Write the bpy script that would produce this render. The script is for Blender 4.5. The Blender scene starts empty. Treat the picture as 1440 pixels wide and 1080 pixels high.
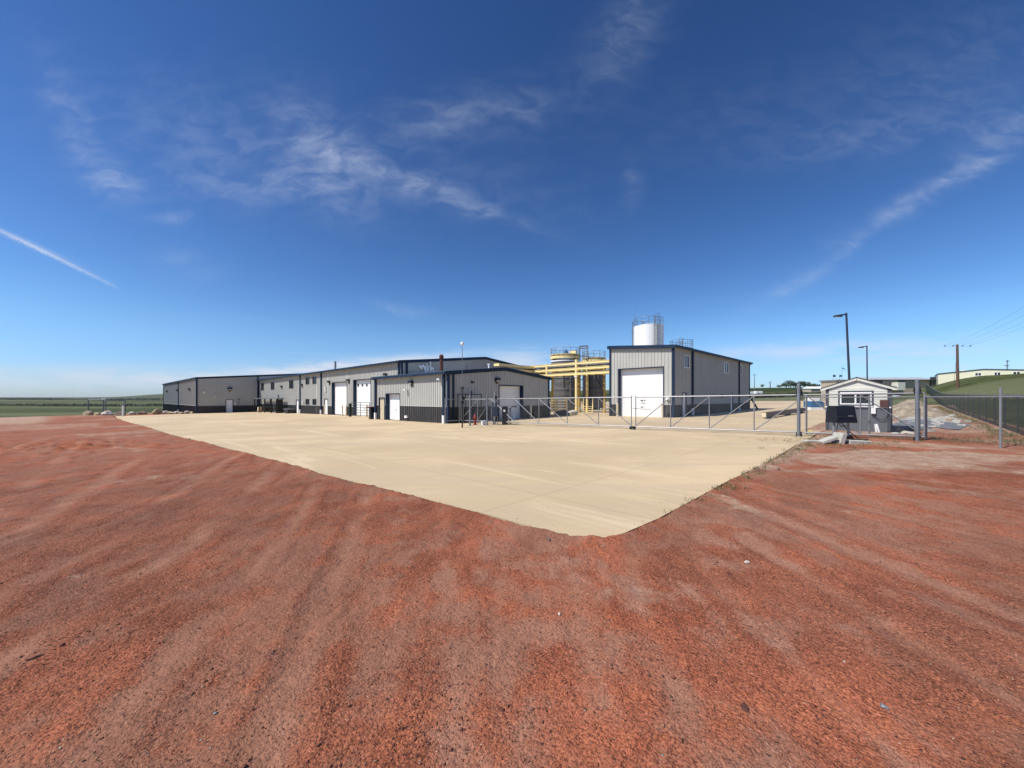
import bpy, math, random
import numpy as np
from mathutils import Vector, Matrix
random.seed(7); rng = np.random.default_rng(11)
Q = math.sqrt(2); R_ = math.radians
sc = bpy.context.scene
col = sc.collection

# ------------------------------------------------------------------ tagging
def tag(o, label=None, cat=None, group=None, kind=None):
    if label: o['label'] = label
    if cat: o['category'] = cat
    if group: o['group'] = group
    if kind: o['kind'] = kind
    return o
def thing(name, label, cat, loc=(0, 0, 0), rz=0, group=None):
    o = bpy.data.objects.new(name, None); col.objects.link(o)
    o.empty_display_size = .3
    o.location = loc; o.rotation_euler = (0, 0, rz)
    return tag(o, label, cat, group)

class MB:
    """collects shapes, links them as one mesh object"""
    def __init__(s): s.v = []; s.f = []
    def add(s, vs, fs):
        n = len(s.v); s.v += [tuple(p) for p in vs]; s.f += [tuple(i + n for i in f) for f in fs]; return s
    def box(s, a, b):
        x0, y0, z0 = [min(a[i], b[i]) for i in range(3)]; x1, y1, z1 = [max(a[i], b[i]) for i in range(3)]
        return s.add([(x0,y0,z0),(x1,y0,z0),(x1,y1,z0),(x0,y1,z0),(x0,y0,z1),(x1,y0,z1),(x1,y1,z1),(x0,y1,z1)],
                     [(0,3,2,1),(4,5,6,7),(0,1,5,4),(1,2,6,5),(2,3,7,6),(3,0,4,7)])
    def bbox(s, a, b, c=.01):
        """box with chamfered vertical and top edges"""
        x0, y0, z0 = [min(a[i], b[i]) for i in range(3)]; x1, y1, z1 = [max(a[i], b[i]) for i in range(3)]
        ring = lambda k, z: [(x0+k+c,y0+k,z),(x1-k-c,y0+k,z),(x1-k,y0+k+c,z),(x1-k,y1-k-c,z),(x1-k-c,y1-k,z),(x0+k+c,y1-k,z),(x0+k,y1-k-c,z),(x0+k,y0+k+c,z)]
        vs = ring(0, z0) + ring(0, z1-c) + ring(c, z1)
        fs = [tuple(range(7,-1,-1)), tuple(range(16,24))]
        for r in (0, 8):
            for i in range(8): j = (i+1) % 8; fs.append((r+i, r+j, r+8+j, r+8+i))
        return s.add(vs, fs)
    def quad(s, *p): return s.add(p, [tuple(range(len(p)))])
    def tube(s, p, q, r, n=8, r2=None, cap=True):
        p = Vector(p); q = Vector(q); d = q - p
        if d.length < 1e-6: return s
        r2 = r if r2 is None else r2
        d.normalize(); a = d.orthogonal().normalized(); b = d.cross(a)
        vs = []
        for c, rr in ((p, r), (q, r2)):
            for i in range(n):
                t = 2*math.pi*(i+.5)/n; vs.append(c + a*math.cos(t)*rr + b*math.sin(t)*rr)
        fs = [(i, (i+1) % n, n+(i+1) % n, n+i) for i in range(n)]
        if cap: fs += [tuple(range(n-1,-1,-1)), tuple(range(n, 2*n))]
        return s.add(vs, fs)
    def path(s, pts, r, n=8):
        for a, b in zip(pts[:-1], pts[1:]): s.tube(a, b, r, n)
        return s
    def beam(s, p, q, w, h):
        """rectangular bar from p to q, w wide, h high"""
        p = Vector(p); q = Vector(q); d = (q-p).normalized()
        up = Vector((0,0,1)) if abs(d.z) < .98 else Vector((0,1,0))
        a = d.cross(up).normalized()*w/2; b = a.cross(d).normalized()*h/2
        vs = [c + x*a + y*b for c in (p, q) for x, y in ((-1,-1),(1,-1),(1,1),(-1,1))]
        return s.add(vs, [(0,1,2,3),(7,6,5,4),(0,4,5,1),(1,5,6,2),(2,6,7,3),(3,7,4,0)])
    def lathe(s, c, prof, n=32):
        vs = []; m = len(prof)
        for i in range(n):
            t = 2*math.pi*i/n
            for r, z in prof: vs.append((c[0]+r*math.cos(t), c[1]+r*math.sin(t), c[2]+z))
        fs = []
        for i in range(n):
            j = (i+1) % n
            for k in range(m-1): fs.append((i*m+k, j*m+k, j*m+k+1, i*m+k+1))
        return s.add(vs, fs)
    def ring(s, c, r, rr, n=32, m=6, a0=0, a1=2*math.pi):
        pts = [(c[0]+r*math.cos(a0+(a1-a0)*i/n), c[1]+r*math.sin(a0+(a1-a0)*i/n), c[2]) for i in range(n+1)]
        return s.path(pts, rr, m)
    def build(s, name, mat, parent=None, smooth=False):
        me = bpy.data.meshes.new(name); me.from_pydata(s.v, [], s.f); me.validate(); me.update()
        if smooth: me.shade_smooth()
        o = bpy.data.objects.new(name, me); col.objects.link(o)
        me.materials.append(mat)
        if parent: o.parent = parent
        return o

# ------------------------------------------------------------------ node helpers
class NT:
    def __init__(s, tree): s.t = tree; s.n = tree.nodes; s.l = tree.links
    def new(s, t, **kw):
        n = s.n.new(t)
        for k, v in kw.items(): setattr(n, k, v)
        return n
    def put(s, sock, v):
        if hasattr(v, 'is_output'): s.l.new(v, sock)
        else: sock.default_value = v
    def math(s, op, a, b=0., c=0., clamp=False):
        n = s.new('ShaderNodeMath', operation=op, use_clamp=clamp)
        s.put(n.inputs[0], a); s.put(n.inputs[1], b)
        if op in ('MULTIPLY_ADD', 'SMOOTH_MIN'): s.put(n.inputs[2], c)
        return n.outputs[0]
    def vmath(s, op, a, b=(0,0,0)):
        n = s.new('ShaderNodeVectorMath', operation=op); s.put(n.inputs[0], a); s.put(n.inputs[1], b)
        return n.outputs['Value'] if op in ('DOT_PRODUCT','LENGTH') else n.outputs[0]
    def noise(s, vec, scale, detail=4, rough=.55, dist=0., out=0):
        n = s.new('ShaderNodeTexNoise'); s.put(n.inputs['Vector'], vec)
        n.inputs['Scale'].default_value = scale; n.inputs['Detail'].default_value = detail
        n.inputs['Roughness'].default_value = rough; n.inputs['Distortion'].default_value = dist
        return n.outputs[out]
    def ramp(s, fac, lo, hi, a=0., b=1.):
        n = s.new('ShaderNodeMapRange', interpolation_type='SMOOTHSTEP'); s.put(n.inputs[0], fac)
        n.inputs[1].default_value = lo; n.inputs[2].default_value = hi; n.inputs[3].default_value = a; n.inputs[4].default_value = b
        return n.outputs[0]
    def mix(s, fac, a, b, mode='MIX'):
        n = s.new('ShaderNodeMix', data_type='RGBA', blend_type=mode); s.put(n.inputs[0], fac)
        for i, v in ((6, a), (7, b)):
            if not hasattr(v, 'is_output'): v = (*v[:3], 1)
            s.put(n.inputs[i], v)
        return n.outputs[2]
    def mapping(s, vec, scale=(1,1,1), rot=(0,0,0), loc=(0,0,0)):
        n = s.new('ShaderNodeMapping'); s.put(n.inputs[0], vec)
        n.inputs['Scale'].default_value = scale; n.inputs['Rotation'].default_value = rot; n.inputs['Location'].default_value = loc
        return n.outputs[0]
    def bump(s, h, strength, dist, normal=None):
        n = s.new('ShaderNodeBump'); s.put(n.inputs['Height'], h); n.inputs['Strength'].default_value = strength
        n.inputs['Distance'].default_value = dist
        if normal is not None: s.put(n.inputs['Normal'], normal)
        return n.outputs[0]

def newmat(name):
    m = bpy.data.materials.new(name); m.use_nodes = True
    t = NT(m.node_tree); b = t.n['Principled BSDF']
    return m, t, b
def simple(name, c, rough=.5, metal=0., var=.12, scale=3., bump=0., spec=.5, dirt=None):
    m, t, b = newmat(name)
    geo = t.new('ShaderNodeNewGeometry'); pos = geo.outputs['Position']
    n1 = t.noise(pos, scale, 5, .6); n2 = t.noise(pos, scale*9, 3, .5)
    f = t.math('MULTIPLY_ADD', n2, .35, t.math('MULTIPLY', n1, .65))
    f = t.ramp(f, .3, .7)
    dark = tuple(x*(1-var) for x in c); lite = tuple(min(1, x*(1+var*.7)) for x in c)
    colr = t.mix(f, dark, lite)
    if dirt:
        # streaks of dust that run down the sheet
        st = t.noise(t.mapping(pos, (3,3,.25)), 1.6, 4, .65)
        colr = t.mix(t.math('MULTIPLY', t.ramp(st, .52, .75), dirt[3]), colr, dirt[:3])
    t.put(b.inputs['Base Color'], colr)
    b.inputs['Roughness'].default_value = rough; b.inputs['Metallic'].default_value = metal
    b.inputs['Specular IOR Level'].default_value = spec
    t.put(b.inputs['Roughness'], t.math('MULTIPLY_ADD', n1, .2, rough-.1, clamp=True))
    if bump: t.put(b.inputs['Normal'], t.bump(n2, .5, bump))
    return m

M = {}
M['sheet_light'] = simple('light_grey_steel_sheet', (.435,.435,.405), .5, 0, .06, .7, spec=.1, dirt=(.36,.31,.25,.35))
M['sheet_dark'] = simple('charcoal_steel_sheet', (.052,.051,.052), .5, 0, .12, .8, spec=.2, dirt=(.22,.18,.14,.35))
M['roof'] = simple('grey_roof_sheet', (.45,.46,.46), .4, 0, .1, .4)
M['navy'] = simple('navy_trim', (.013,.029,.062), .5, 0, .15, 1., spec=.2)
M['navy_dull'] = simple('dull_navy_metal', (.022,.035,.06), .5, 0, .2, 4.)
M['door_white'] = simple('white_door_panel', (.84,.84,.82), .5, 0, .03, .8, dirt=(.6,.55,.46,.3))
M['door_tan'] = simple('tan_door_paint', (.52,.44,.30), .5, 0, .06, 1.5)
M['white'] = simple('white_paint', (.8,.8,.78), .45, 0, .06, 3.)
M['black'] = simple('black_paint', (.012,.012,.016), .4, 0, .3, 5.)
M['black_steel'] = simple('black_steel', (.02,.02,.022), .5, .3, .3, 5.)
M['glass'] = simple('dark_glass', (.018,.022,.026), .12, 0, .3, 2.)
M['galv'] = simple('galvanised_steel', (.27,.275,.285), .45, .4, .14, 6., .002)
M['galv_dark'] = simple('weathered_galvanised_steel', (.20,.22,.24), .5, .4, .18, 4., .002)
M['yellow'] = simple('yellow_pipe_paint', (.88,.71,.33), .5, 0, .08, 3.)
M['yellow_worn_shaded'] = simple('worn_and_shaded_yellow_paint', (.45,.30,.06), .6, 0, .25, 4.)  # worn yellow, also the shade tone of the pipe rack's back beams
M['orange'] = simple('faded_orange_paint', (.40,.20,.06), .6, 0, .2, 4.)
M['cream'] = simple('cream_paint', (.70,.60,.40), .55, 0, .08, 3.)
M['cream_wall'] = simple('cream_steel_wall', (.72,.69,.50), .5, 0, .05, .3)
M['tan_wall'] = simple('tan_wall', (.40,.35,.27), .6, 0, .1, .5)
M['shack_wall'] = simple('pale_grey_siding', (.62,.62,.54), .6, 0, .07, 1.2, dirt=(.35,.32,.26,.4))
M['shack_dark'] = simple('slate_grey_siding', (.105,.112,.125), .55, 0, .1, 1.2, dirt=(.2,.17,.14,.3))
M['shack_trim'] = simple('dark_grey_trim', (.045,.05,.06), .6, 0, .15, 2.)
M['shingle'] = simple('dark_shingle', (.06,.06,.065), .8, 0, .3, 8., .004)
M['tank'] = simple('grey_tank_steel', (.13,.13,.125), .6, .1, .25, .7, dirt=(.1,.085,.07,.5))
M['silo'] = simple('white_silo_steel', (.86,.86,.84), .4, 0, .05, .5, dirt=(.6,.55,.46,.25))
M['rust'] = simple('rusty_stack', (.09,.03,.02), .75, .2, .4, 5., .003)
M['red'] = simple('red_hydrant_paint', (.22,.03,.03), .5, 0, .2, 8.)
M['blue'] = simple('blue_paint', (.03,.13,.28), .4, 0, .12, 3.)
M['concrete_chunk'] = simple('broken_concrete', (.44,.43,.38), .85, 0, .2, 6., .01)
M['wood'] = simple('creosoted_pole_wood', (.12,.065,.04), .8, 0, .3, 3., .01)
M['timber'] = simple('weathered_timber', (.13,.10,.085), .8, 0, .25, 3., .01)
M['rock_tan'] = simple('tan_sandstone', (.40,.33,.20), .85, 0, .35, 1.6, .04)
M['rock_pale'] = simple('pale_boulder_stone', (.50,.45,.38), .85, 0, .3, 1.6, .04)
M['rock_dark'] = simple('dark_brown_stone', (.16,.115,.085), .85, 0, .35, 1.6, .04)
M['rubber'] = simple('black_rubber', (.015,.015,.015), .7, 0, .3, 8.)
M['lamp_lens'] = simple('lamp_lens_glass', (.55,.55,.5), .3, 0, .05, 3.)
M['slat'] = simple('dark_green_privacy_slat', (.018,.028,.022), .6, 0, .45, 5., spec=.15)
M['bark'] = simple('bark', (.07,.05,.035), .9, 0, .3, 5.)
M['leaf'] = simple('dark_tree_leaf', (.03,.05,.018), .7, 0, .5, .8)
M['yellow_line'] = simple('yellow_road_paint', (.72,.55,.15), .7, 0, .2, 3.)
M['wire'] = simple('dark_cable', (.03,.03,.035), .6, 0, .1, 1.)
M['chalk_white'] = simple('white_letter_paint', (.85,.85,.85), .5, 0, .03, 2.)

# ------------------------------------------------------------------ numpy noise
def _h(ix, iy, seed):
    n = (ix.astype(np.int64)*374761393 + iy.astype(np.int64)*668265263 + seed*974711) & 0x7fffffff
    n = ((n ^ (n >> 13)) * 1274126177) & 0x7fffffff
    n = (n ^ (n >> 16)) & 0xffff
    return n/65535.
def vn(x, y, seed=0):
    ix = np.floor(x); iy = np.floor(y); fx = x-ix; fy = y-iy
    fx = fx*fx*(3-2*fx); fy = fy*fy*(3-2*fy)
    a = _h(ix,iy,seed); b = _h(ix+1,iy,seed); c = _h(ix,iy+1,seed); d = _h(ix+1,iy+1,seed)
    return (a*(1-fx)+b*fx)*(1-fy)+(c*(1-fx)+d*fx)*fy
def fbm(x, y, o=3, seed=0):
    s = 0; a = .5; t = 0
    for i in range(o): s = s+a*vn(x, y, seed+i*7); t += a; a *= .5; x = x*2.03+3.1; y = y*2.03+1.7
    return s/t
def sm(x, a, b):
    t = np.clip((x-a)/(b-a), 0, 1); return t*t*(3-2*t)

# ------------------------------------------------------------------ terrain
# world axes run along the buildings; the camera looks along (1, 1), height zero is the eye
EDGE = [(-.33,72.45),(.55,55.),(1.45,42.76),(2.08,30.59),(2.94,20.65),(3.36,15.11),(3.6,11.47),(3.62,10.3),(3.8,8.39),(4.0,6.5),(4.07,5.47),
        (4.15,4.6),(4.17,3.78),(4.26,3.07),(4.44,2.78),(4.8,2.68),(5.73,2.62),(7.31,2.64),(9.22,2.67),(12.81,2.62),(17.25,2.76),(19.12,2.70)]
PAD = EDGE + [(24.5,2.9),(24.9,3.6),(32.,3.7),(34.,2.9),(130.,2.75),(130.,110.),(9.6,110.),(9.3,86.),(4.5,85.6),(-.6,84.6)]
def plane(X, Y): return -1.85+.0145*np.clip((X-Y)/Q, -110, 110)
def terr(X, Y):
    X = np.asarray(X, float); Y = np.asarray(Y, float)
    D = (X+Y)/Q; R = (X-Y)/Q; r = np.hypot(X, Y); th = np.degrees(np.arctan2(R, D))
    p = plane(X, Y)
    L = np.interp(r, [0,105,118,150,400,1500,3500,9000], [-3.3,-3.3,-3.9,-4.9,-7.,-5.,.2,6.])
    wl = sm(-th, 6, 22)*(1-sm(np.abs(th), 110, 150))
    L = L + 24*np.exp(-((th+41.2)/3.2)**2)*np.exp(-((r-3300)/900)**2) + 5*vn(th/6., r*0, 3)*sm(r, 1500, 3500)
    z = p + sm(r, 100, 118)*wl*(L-p)
    wr = (1-wl)*(1-sm(np.abs(th), 110, 150))
    z = z + wr*(6.6*sm(r, 150, 290) + 4*sm(r, 500, 4000))*(1-sm(th, 38, 46))
    z = z + 5.6*sm(X, 62, 150)*sm(-Y, -6, 14)*sm(D, 10, 60) + 1.0*sm(-Y, 10, 34)*sm(X, 60, 150)
    return z
def gz(x, y): return float(terr(x, y))

def sdist(X, Y, poly):
    """distance to the polygon's outline, negative inside"""
    d = np.full(X.shape, 1e9); ins = np.zeros(X.shape, bool); n = len(poly)
    for i in range(n):
        x0, y0 = poly[i]; x1, y1 = poly[(i+1) % n]
        dx, dy = x1-x0, y1-y0; t = np.clip(((X-x0)*dx+(Y-y0)*dy)/(dx*dx+dy*dy), 0, 1)
        d = np.minimum(d, np.hypot(X-x0-t*dx, Y-y0-t*dy))
        if y0 != y1: ins ^= ((y0 > Y) != (y1 > Y)) & (X < (x1-x0)*(Y-y0)/(y1-y0)+x0)
    return np.where(ins, -d, d)
def ldist(a, b, line):
    d = np.full(a.shape, 1e9)
    for (x0, y0), (x1, y1) in zip(line[:-1], line[1:]):
        dx, dy = x1-x0, y1-y0; t = np.clip(((a-x0)*dx+(b-y0)*dy)/(dx*dx+dy*dy), 0, 1)
        d = np.minimum(d, np.hypot(a-x0-t*dx, b-y0-t*dy))
    return d
# wheel tracks as (right, ahead) polylines, half width, depth
TR = [([(-1.0,1.0),(-1.55,3.),(-2.1,5.),(-2.95,8.)],.16,1.), ([(-2.0,1.0),(-2.6,3.4),(-3.2,5.5),(-4.3,8.6)],.15,.8),
      ([(-3.3,1.6),(-3.7,2.9),(-4.2,5.),(-5.4,8.),(-7.,12.)],.2,1.), ([(-4.6,3.),(-5.4,5.),(-6.9,8.),(-8.8,12.),(-11,17)],.18,.9),
      ([(-6.3,4.5),(-8.,6.8),(-9.9,9.5),(-12.4,13.)],.22,.9), ([(-8.5,6.3),(-11.8,9.6),(-16,14.),(-22,20)],.22,.8),
      ([(-.1,.8),(-.35,2.2),(-.5,3.4),(-.75,4.4)],.14,.45), ([(.9,.9),(1.,2.3),(1.1,3.4),(1.3,4.3)],.15,.5),
      ([(4.6,2.2),(4.25,3.2),(3.95,4.6),(3.75,6.4),(3.5,7.6)],.17,1.), ([(3.1,1.3),(3.05,2.6),(3.0,4.),(2.9,5.9)],.15,.8),
      ([(6.4,3.6),(5.9,5.),(5.2,7.),(4.8,8.6)],.16,.6), ([(1.9,1.),(1.95,2.4),(2.0,3.6),(2.1,5.2)],.13,.6),
      ([(-14.,8.),(-18.,13.),(-26.,22.)],.25,.7), ([(-6.,9.5),(-9.,14.),(-13.,20.)],.2,.6), ([(9.5,6.5),(8.6,8.2),(7.4,10.2)],.18,.5)]
def tracks(X, Y):
    D = (X+Y)/Q; R = (X-Y)/Q
    Rw = R + .25*(vn(D*.35, R*.2, 51)-.5); t = np.zeros(X.shape); rid = np.zeros(X.shape)
    for line, w, s in TR:
        d = ldist(Rw, D, line); brk = sm(vn(D*.8+line[0][0]*3, R*.8, 53), .18, .55)
        t = np.maximum(t, s*np.exp(-(d/(w*(.45+.4*vn(D*1.3, R*.7, 57))))**2)*(.2+.8*brk)); rid = np.maximum(rid, s*np.exp(-((d-w*1.45)/(w*.38))**2)*brk)
    return t, rid
def ground_z(X, Y, near, sd=None, tr=None, rid=None):
    z = terr(X, Y)
    if sd is None: sd = sdist(X, Y, PAD)
    if tr is None: tr, rid = tracks(X, Y)
    r = np.hypot(X, Y); fade = 1-sm(r, 60, 110)
    D = (X+Y)/Q; R = (X-Y)/Q
    lump = .05*(fbm(X*.5, Y*.5, 3, 1)-.5) + .022*(fbm(X*4, Y*4, 3, 2)-.5) + .012*(fbm(X*17, Y*17, 3, 5)-.5)*near
    lump = lump + .05*(fbm((R+.3*D)*2.2, D*.32, 3, 9)-.5)*sm(r, 1, 4)
    lump = lump + .14*sm(fbm(X*1.9+9, Y*1.9, 3, 12), .45, .75)*np.exp(-((R+20)/5)**2-((D-17)/3)**2)
    z = z + fade*(lump - .009*tr + .010*rid)
    sdw = sd + .09*(fbm(X*2.2, Y*2.2, 3, 21)-.5) + .07*(fbm(X*11, Y*11, 2, 23)-.5)
    z = z + fade*.03*np.exp(-(sdw/.35)**2)
    off = sm(sdw, -.03, .10)
    return np.where(sd > .5, z+.02*fade, (plane(X, Y)-.35)*(1-off) + (z+.02)*off), sdw

def big_mesh(name, V, F, mat, attrs=None, smooth=True):
    me = bpy.data.meshes.new(name); nv, nf, k = len(V), len(F), F.shape[1]
    me.vertices.add(nv); me.vertices.foreach_set('co', V.astype(np.float32).ravel())
    me.loops.add(nf*k); me.loops.foreach_set('vertex_index', F.astype(np.int32).ravel())
    me.polygons.add(nf); me.polygons.foreach_set('loop_start', np.arange(0, nf*k, k, dtype=np.int32))
    me.update(calc_edges=True)
    if smooth: me.polygons.foreach_set('use_smooth', np.ones(nf, bool))
    for an, (dom, typ, dat) in (attrs or {}).items():
        a = me.attributes.new(an, typ, dom)
        a.data.foreach_set('color' if 'COLOR' in typ else 'value', dat.astype(np.float32).ravel())
    me.materials.append(mat); me.validate()
    o = bpy.data.objects.new(name, me); col.objects.link(o); return o

def make_ground():
    th = np.concatenate([np.arange(-64, 64.001, .125), np.arange(66, 295, 4)])
    rr = [0.25]
    while rr[-1] < 9000:
        r = rr[-1]; k = 1.008 if r < 1 else 1.0042 if r < 14 else 1.008 if r < 60 else 1.02 if r < 400 else 1.04
        rr.append(r*k)
    rr = np.array(rr); T, RR = np.meshgrid(np.radians(th), rr)
    D = RR*np.cos(T); R = RR*np.sin(T); X = (D+R)/Q; Y = (D-R)/Q
    sd = sdist(X, Y, PAD); tr, rid = tracks(X, Y)
    Z, sdw = ground_z(X, Y, 1-sm(RR, 8, 16), sd, tr, rid)
    V = np.stack([X, Y, Z], -1).reshape(-1, 3); nT, nR = len(th), len(rr)
    i = np.arange(nR-1)[:, None]*nT; j = np.arange(nT)[None, :]; j2 = (j+1) % nT
    F = np.stack([i+j, i+j2, i+nT+j2, i+nT+j], -1).reshape(-1, 4)
    cen = len(V); V = np.vstack([V, [[0, 0, float(plane(0., 0.))]]])
    # central disc
    jj = np.arange(nT); Ft = np.stack([np.full(nT, cen), (jj+1) % nT, jj, jj], -1)
    thd = np.degrees(np.arctan2(R, D)); wob = (fbm(X*.05, Y*.05, 3, 31)-.5)
    wl = sm(-thd, 5, 15)*(1-sm(np.abs(thd), 110, 150))
    gl = sm(RR+wob*14, 101, 107)*wl
    gr = sm(X+wob*18, 66, 82)*sm(-Y+wob*3, -8, -3.)*(1-wl) 
    gr = np.maximum(gr, sm(-Y+wob*1.5, 3.6, 5.2)*sm(X, 24, 30)); gr = np.maximum(gr, sm(RR, 108, 130)*sm(RR+wob*30, 120, 150)*(1-wl))
    g = np.clip(np.maximum(gl, gr), 0, 1)
    tan = .55*sm(-R, 7, 16)*sm(fbm(X*.25, Y*.25, 4, 66), .38, .62)*(RR < 120); tan = np.maximum(tan, sm(X+wob*8, 30, 46)*sm(-Y, -6, -2.5)); tan = np.maximum(tan, .9*sm(RR+wob*30, 45, 75)*sm(-thd, 47.5, 51.5))
    tan = np.maximum(tan, .75*np.exp(-(sd/.9)**2)*sm(X, 7, 12)*(sd > -.3))
    tan = np.maximum(tan, .7*np.exp(-((X-19.5)/1.8)**2-((Y-1.6)/3.6)**2))
    tan = np.maximum(tan, .75*sm(R, 4, 7)*sm(D, 7.5, 10)*sm(fbm(X*.7+5, Y*.3, 3, 63), .35, .6)); tan = np.maximum(tan, .5*sm(R, 4, 8)*sm(fbm(X*.9, Y*.4, 3, 61), .42, .7))
    tan = np.maximum(tan, .4*sm(R, 1.5, 2.5)*(1-sm(R, 5, 6))*sm(D, 4.4, 5)*(1-sm(D, 6.5, 7.5)))
    blot = lambda r0, d0, a, b: np.exp(-((R-r0)/a)**2-((D-d0)/b)**2)
    tn2 = .62*blot(1.13, 3.5, .6, .4)+.22*blot(-.5, 3.0, .7, .5)+.9*blot(3.7, 6.6, .35, 1.)+.5*blot(1.9, 3.0, .3, .25)+.6*blot(-8.5, 9.5, 1.6, 1.4)+.35*blot(.2, 2.4, .5, .4)+.45*blot(3.0, 8.0, .8, .5)+.5*blot(-4.6, 3.9, .35, .7)+.7*blot(6.5, 9.2, 1.4, .5)
    tan = np.maximum(tan, tn2*(.15+1.3*fbm(X*3.4, Y*3.4, 4, 95)-.1))
    brown = sm(-R+1.6*(fbm(X*.8, Y*.8, 3, 81)-.5), -.5, 1.5)*(1-.6*sm(D, 7, 14))*(.55+.45*sm(fbm(X*.6, Y*.6, 3, 83), .35, .6))  # browner scoria at near left, partly lens vignette put into the colour
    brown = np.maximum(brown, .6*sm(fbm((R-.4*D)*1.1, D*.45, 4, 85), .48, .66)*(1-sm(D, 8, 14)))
    f = lambda a: ('POINT', 'FLOAT', np.append(a.reshape(-1), 0))
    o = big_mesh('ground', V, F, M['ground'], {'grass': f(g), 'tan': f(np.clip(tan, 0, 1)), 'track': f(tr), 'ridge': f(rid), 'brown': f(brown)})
    tag(o, kind='structure')
    return o

def ground_mat():
    m, t, b = newmat('red_scoria_gravel_and_grassland')
    pos = t.new('ShaderNodeNewGeometry').outputs['Position']
    A = lambda n: t.new('ShaderNodeAttribute', attribute_name=n).outputs['Fac']
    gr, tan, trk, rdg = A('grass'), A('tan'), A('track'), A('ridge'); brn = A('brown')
    # frame along the view axis for wheel-swept streaks
    st = t.mapping(pos, (1,1,1), (0,0,R_(-45)))      # x: ahead, y: left
    stretched = t.mapping(st, (.35,2.4,1)); s1 = t.noise(stretched, .9, 6, .62, .8)
    big = t.noise(pos, .45, 5, .6, .4); mid = t.noise(pos, 2.6, 5, .62); fine = t.noise(pos, 30, 5, .7); grit = t.noise(pos, 150, 3, .7)
    v = t.new('ShaderNodeTexVoronoi', feature='F1'); t.put(v.inputs['Vector'], pos); v.inputs['Scale'].default_value = 62
    v2 = t.new('ShaderNodeTexVoronoi', feature='F1'); t.put(v2.inputs['Vector'], pos); v2.inputs['Scale'].default_value = 27
    vc = t.new('ShaderNodeSeparateColor'); t.put(vc.inputs[0], v.outputs['Color'])
    v2c = t.new('ShaderNodeSeparateColor'); t.put(v2c.inputs[0], v2.outputs['Color'])
    # how much loose gravel lies on the packed dust
    loose = t.math('ADD', t.math('MULTIPLY', big, .5), t.math('MULTIPLY', s1, .32))
    loose = t.math('ADD', loose, t.math('MULTIPLY', mid, .5))
    loose = t.math('ADD', loose, t.math('MULTIPLY', rdg, .07))
    loose = t.math('SUBTRACT', loose, t.math('MULTIPLY', trk, .10))
    loose = t.ramp(loose, .50, .82)
    wide = t.noise(pos, .22, 4, .55); med = t.noise(pos, 1.1, 4, .6, .3)
    rust = t.mix(t.ramp(med, .35, .65), (.295,.086,.042), (.42,.135,.068))
    dust = t.mix(t.ramp(big, .35, .65), (.31,.145,.092), (.42,.215,.145))
    base = t.mix(t.ramp(t.math('ADD', loose, t.math('MULTIPLY', t.math('SUBTRACT', med, .5), 1.2)), .1, .8), dust, rust)
    base = t.mix(t.math('MULTIPLY', t.ramp(wide, .42, .66), .45), base, (.23,.112,.075))
    base = t.mix(t.math('MULTIPLY', t.ramp(s1, .54, .74), .22), base, (.42,.24,.165))
    base = t.mix(t.math('MULTIPLY', brn, .62), base, t.mix(t.ramp(med, .3, .7), (.135,.055,.033), (.23,.095,.055)))  # browner rock together with the painted vignette
    hot = t.math('MULTIPLY', t.ramp(t.noise(t.mapping(st, (.35,1.3,1)), 1.1, 4, .6), .56, .70), .50)
    base = t.mix(hot, base, (.44,.155,.085))
    # grain: gap shadows and lit faces painted in, stronger where the gravel lies loose
    g1 = t.noise(pos, 62, 3, .62, .25); g2 = t.noise(pos, 135, 2, .6)
    gg = t.math('ADD', t.math('MULTIPLY', g1, .62), t.math('MULTIPLY', g2, .38))
    amt = t.math('MULTIPLY_ADD', loose, .55, .38)
    c = t.mix(t.math('MULTIPLY', t.ramp(gg, .485, .385), amt), base, (.055,.022,.014))
    c = t.mix(t.math('MULTIPLY', t.math('MULTIPLY', t.ramp(gg, .54, .66), amt), .95), c, (.60,.27,.165))
    tint = t.mix(vc.outputs[0], (.62,.58,.56), (1.32,1.28,1.26)); c = t.mix(t.math('MULTIPLY', amt, .75), c, tint, 'MULTIPLY')
    c = t.mix(t.math('MULTIPLY', t.math('MULTIPLY', t.ramp(vc.outputs[2], .988, .992), t.ramp(v.outputs['Distance'], .34, .22)), .75), c, (.62,.47,.36))
    c = t.mix(t.math('MULTIPLY', t.ramp(vc.outputs[1], .985, .992), .8), c, (.05,.03,.025))
    pcov = amt
    # dry tan dirt
    tn = t.mix(t.ramp(mid, .35, .65), (.34,.225,.155), (.47,.34,.25))
    tn = t.mix(t.math('MULTIPLY', t.ramp(vc.outputs[0], .55, .8), .6), tn, (0.276,0.134,0.073))
    tf = t.ramp(t.math('ADD', tan, t.math('MULTIPLY', t.math('SUBTRACT', t.noise(pos, 1.3, 5, .7), .5), 1.1)), .35, .8)
    c = t.mix(tf, c, tn)
    # old wheel dust
    c = t.mix(t.math('MULTIPLY', trk, t.ramp(t.noise(pos, 2.1, 5, .65), .35, .68, .06, .40)), c, (.46,.235,.15))
    # grass: greens with dry patches and long field bands
    fb = t.noise(t.mapping(st, (1.,.12,1)), .012, 4, .6); gm = t.noise(pos, .35, 6, .7); gf = t.noise(pos, 3.5, 5, .75)
    g = t.mix(t.ramp(gf, .3, .7), (.020,.032,.006), (.068,.085,.020))
    g = t.mix(t.math('MULTIPLY', t.ramp(gm, .46, .68), .7), g, (.15,.145,.055))
    g = t.mix(t.math('MULTIPLY', t.ramp(fb, .50, .60), .65), g, (.15,.16,.085))
    g = t.mix(t.math('MULTIPLY', t.ramp(fb, .48, .40), .75), g, (.022,.036,.012))
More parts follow.
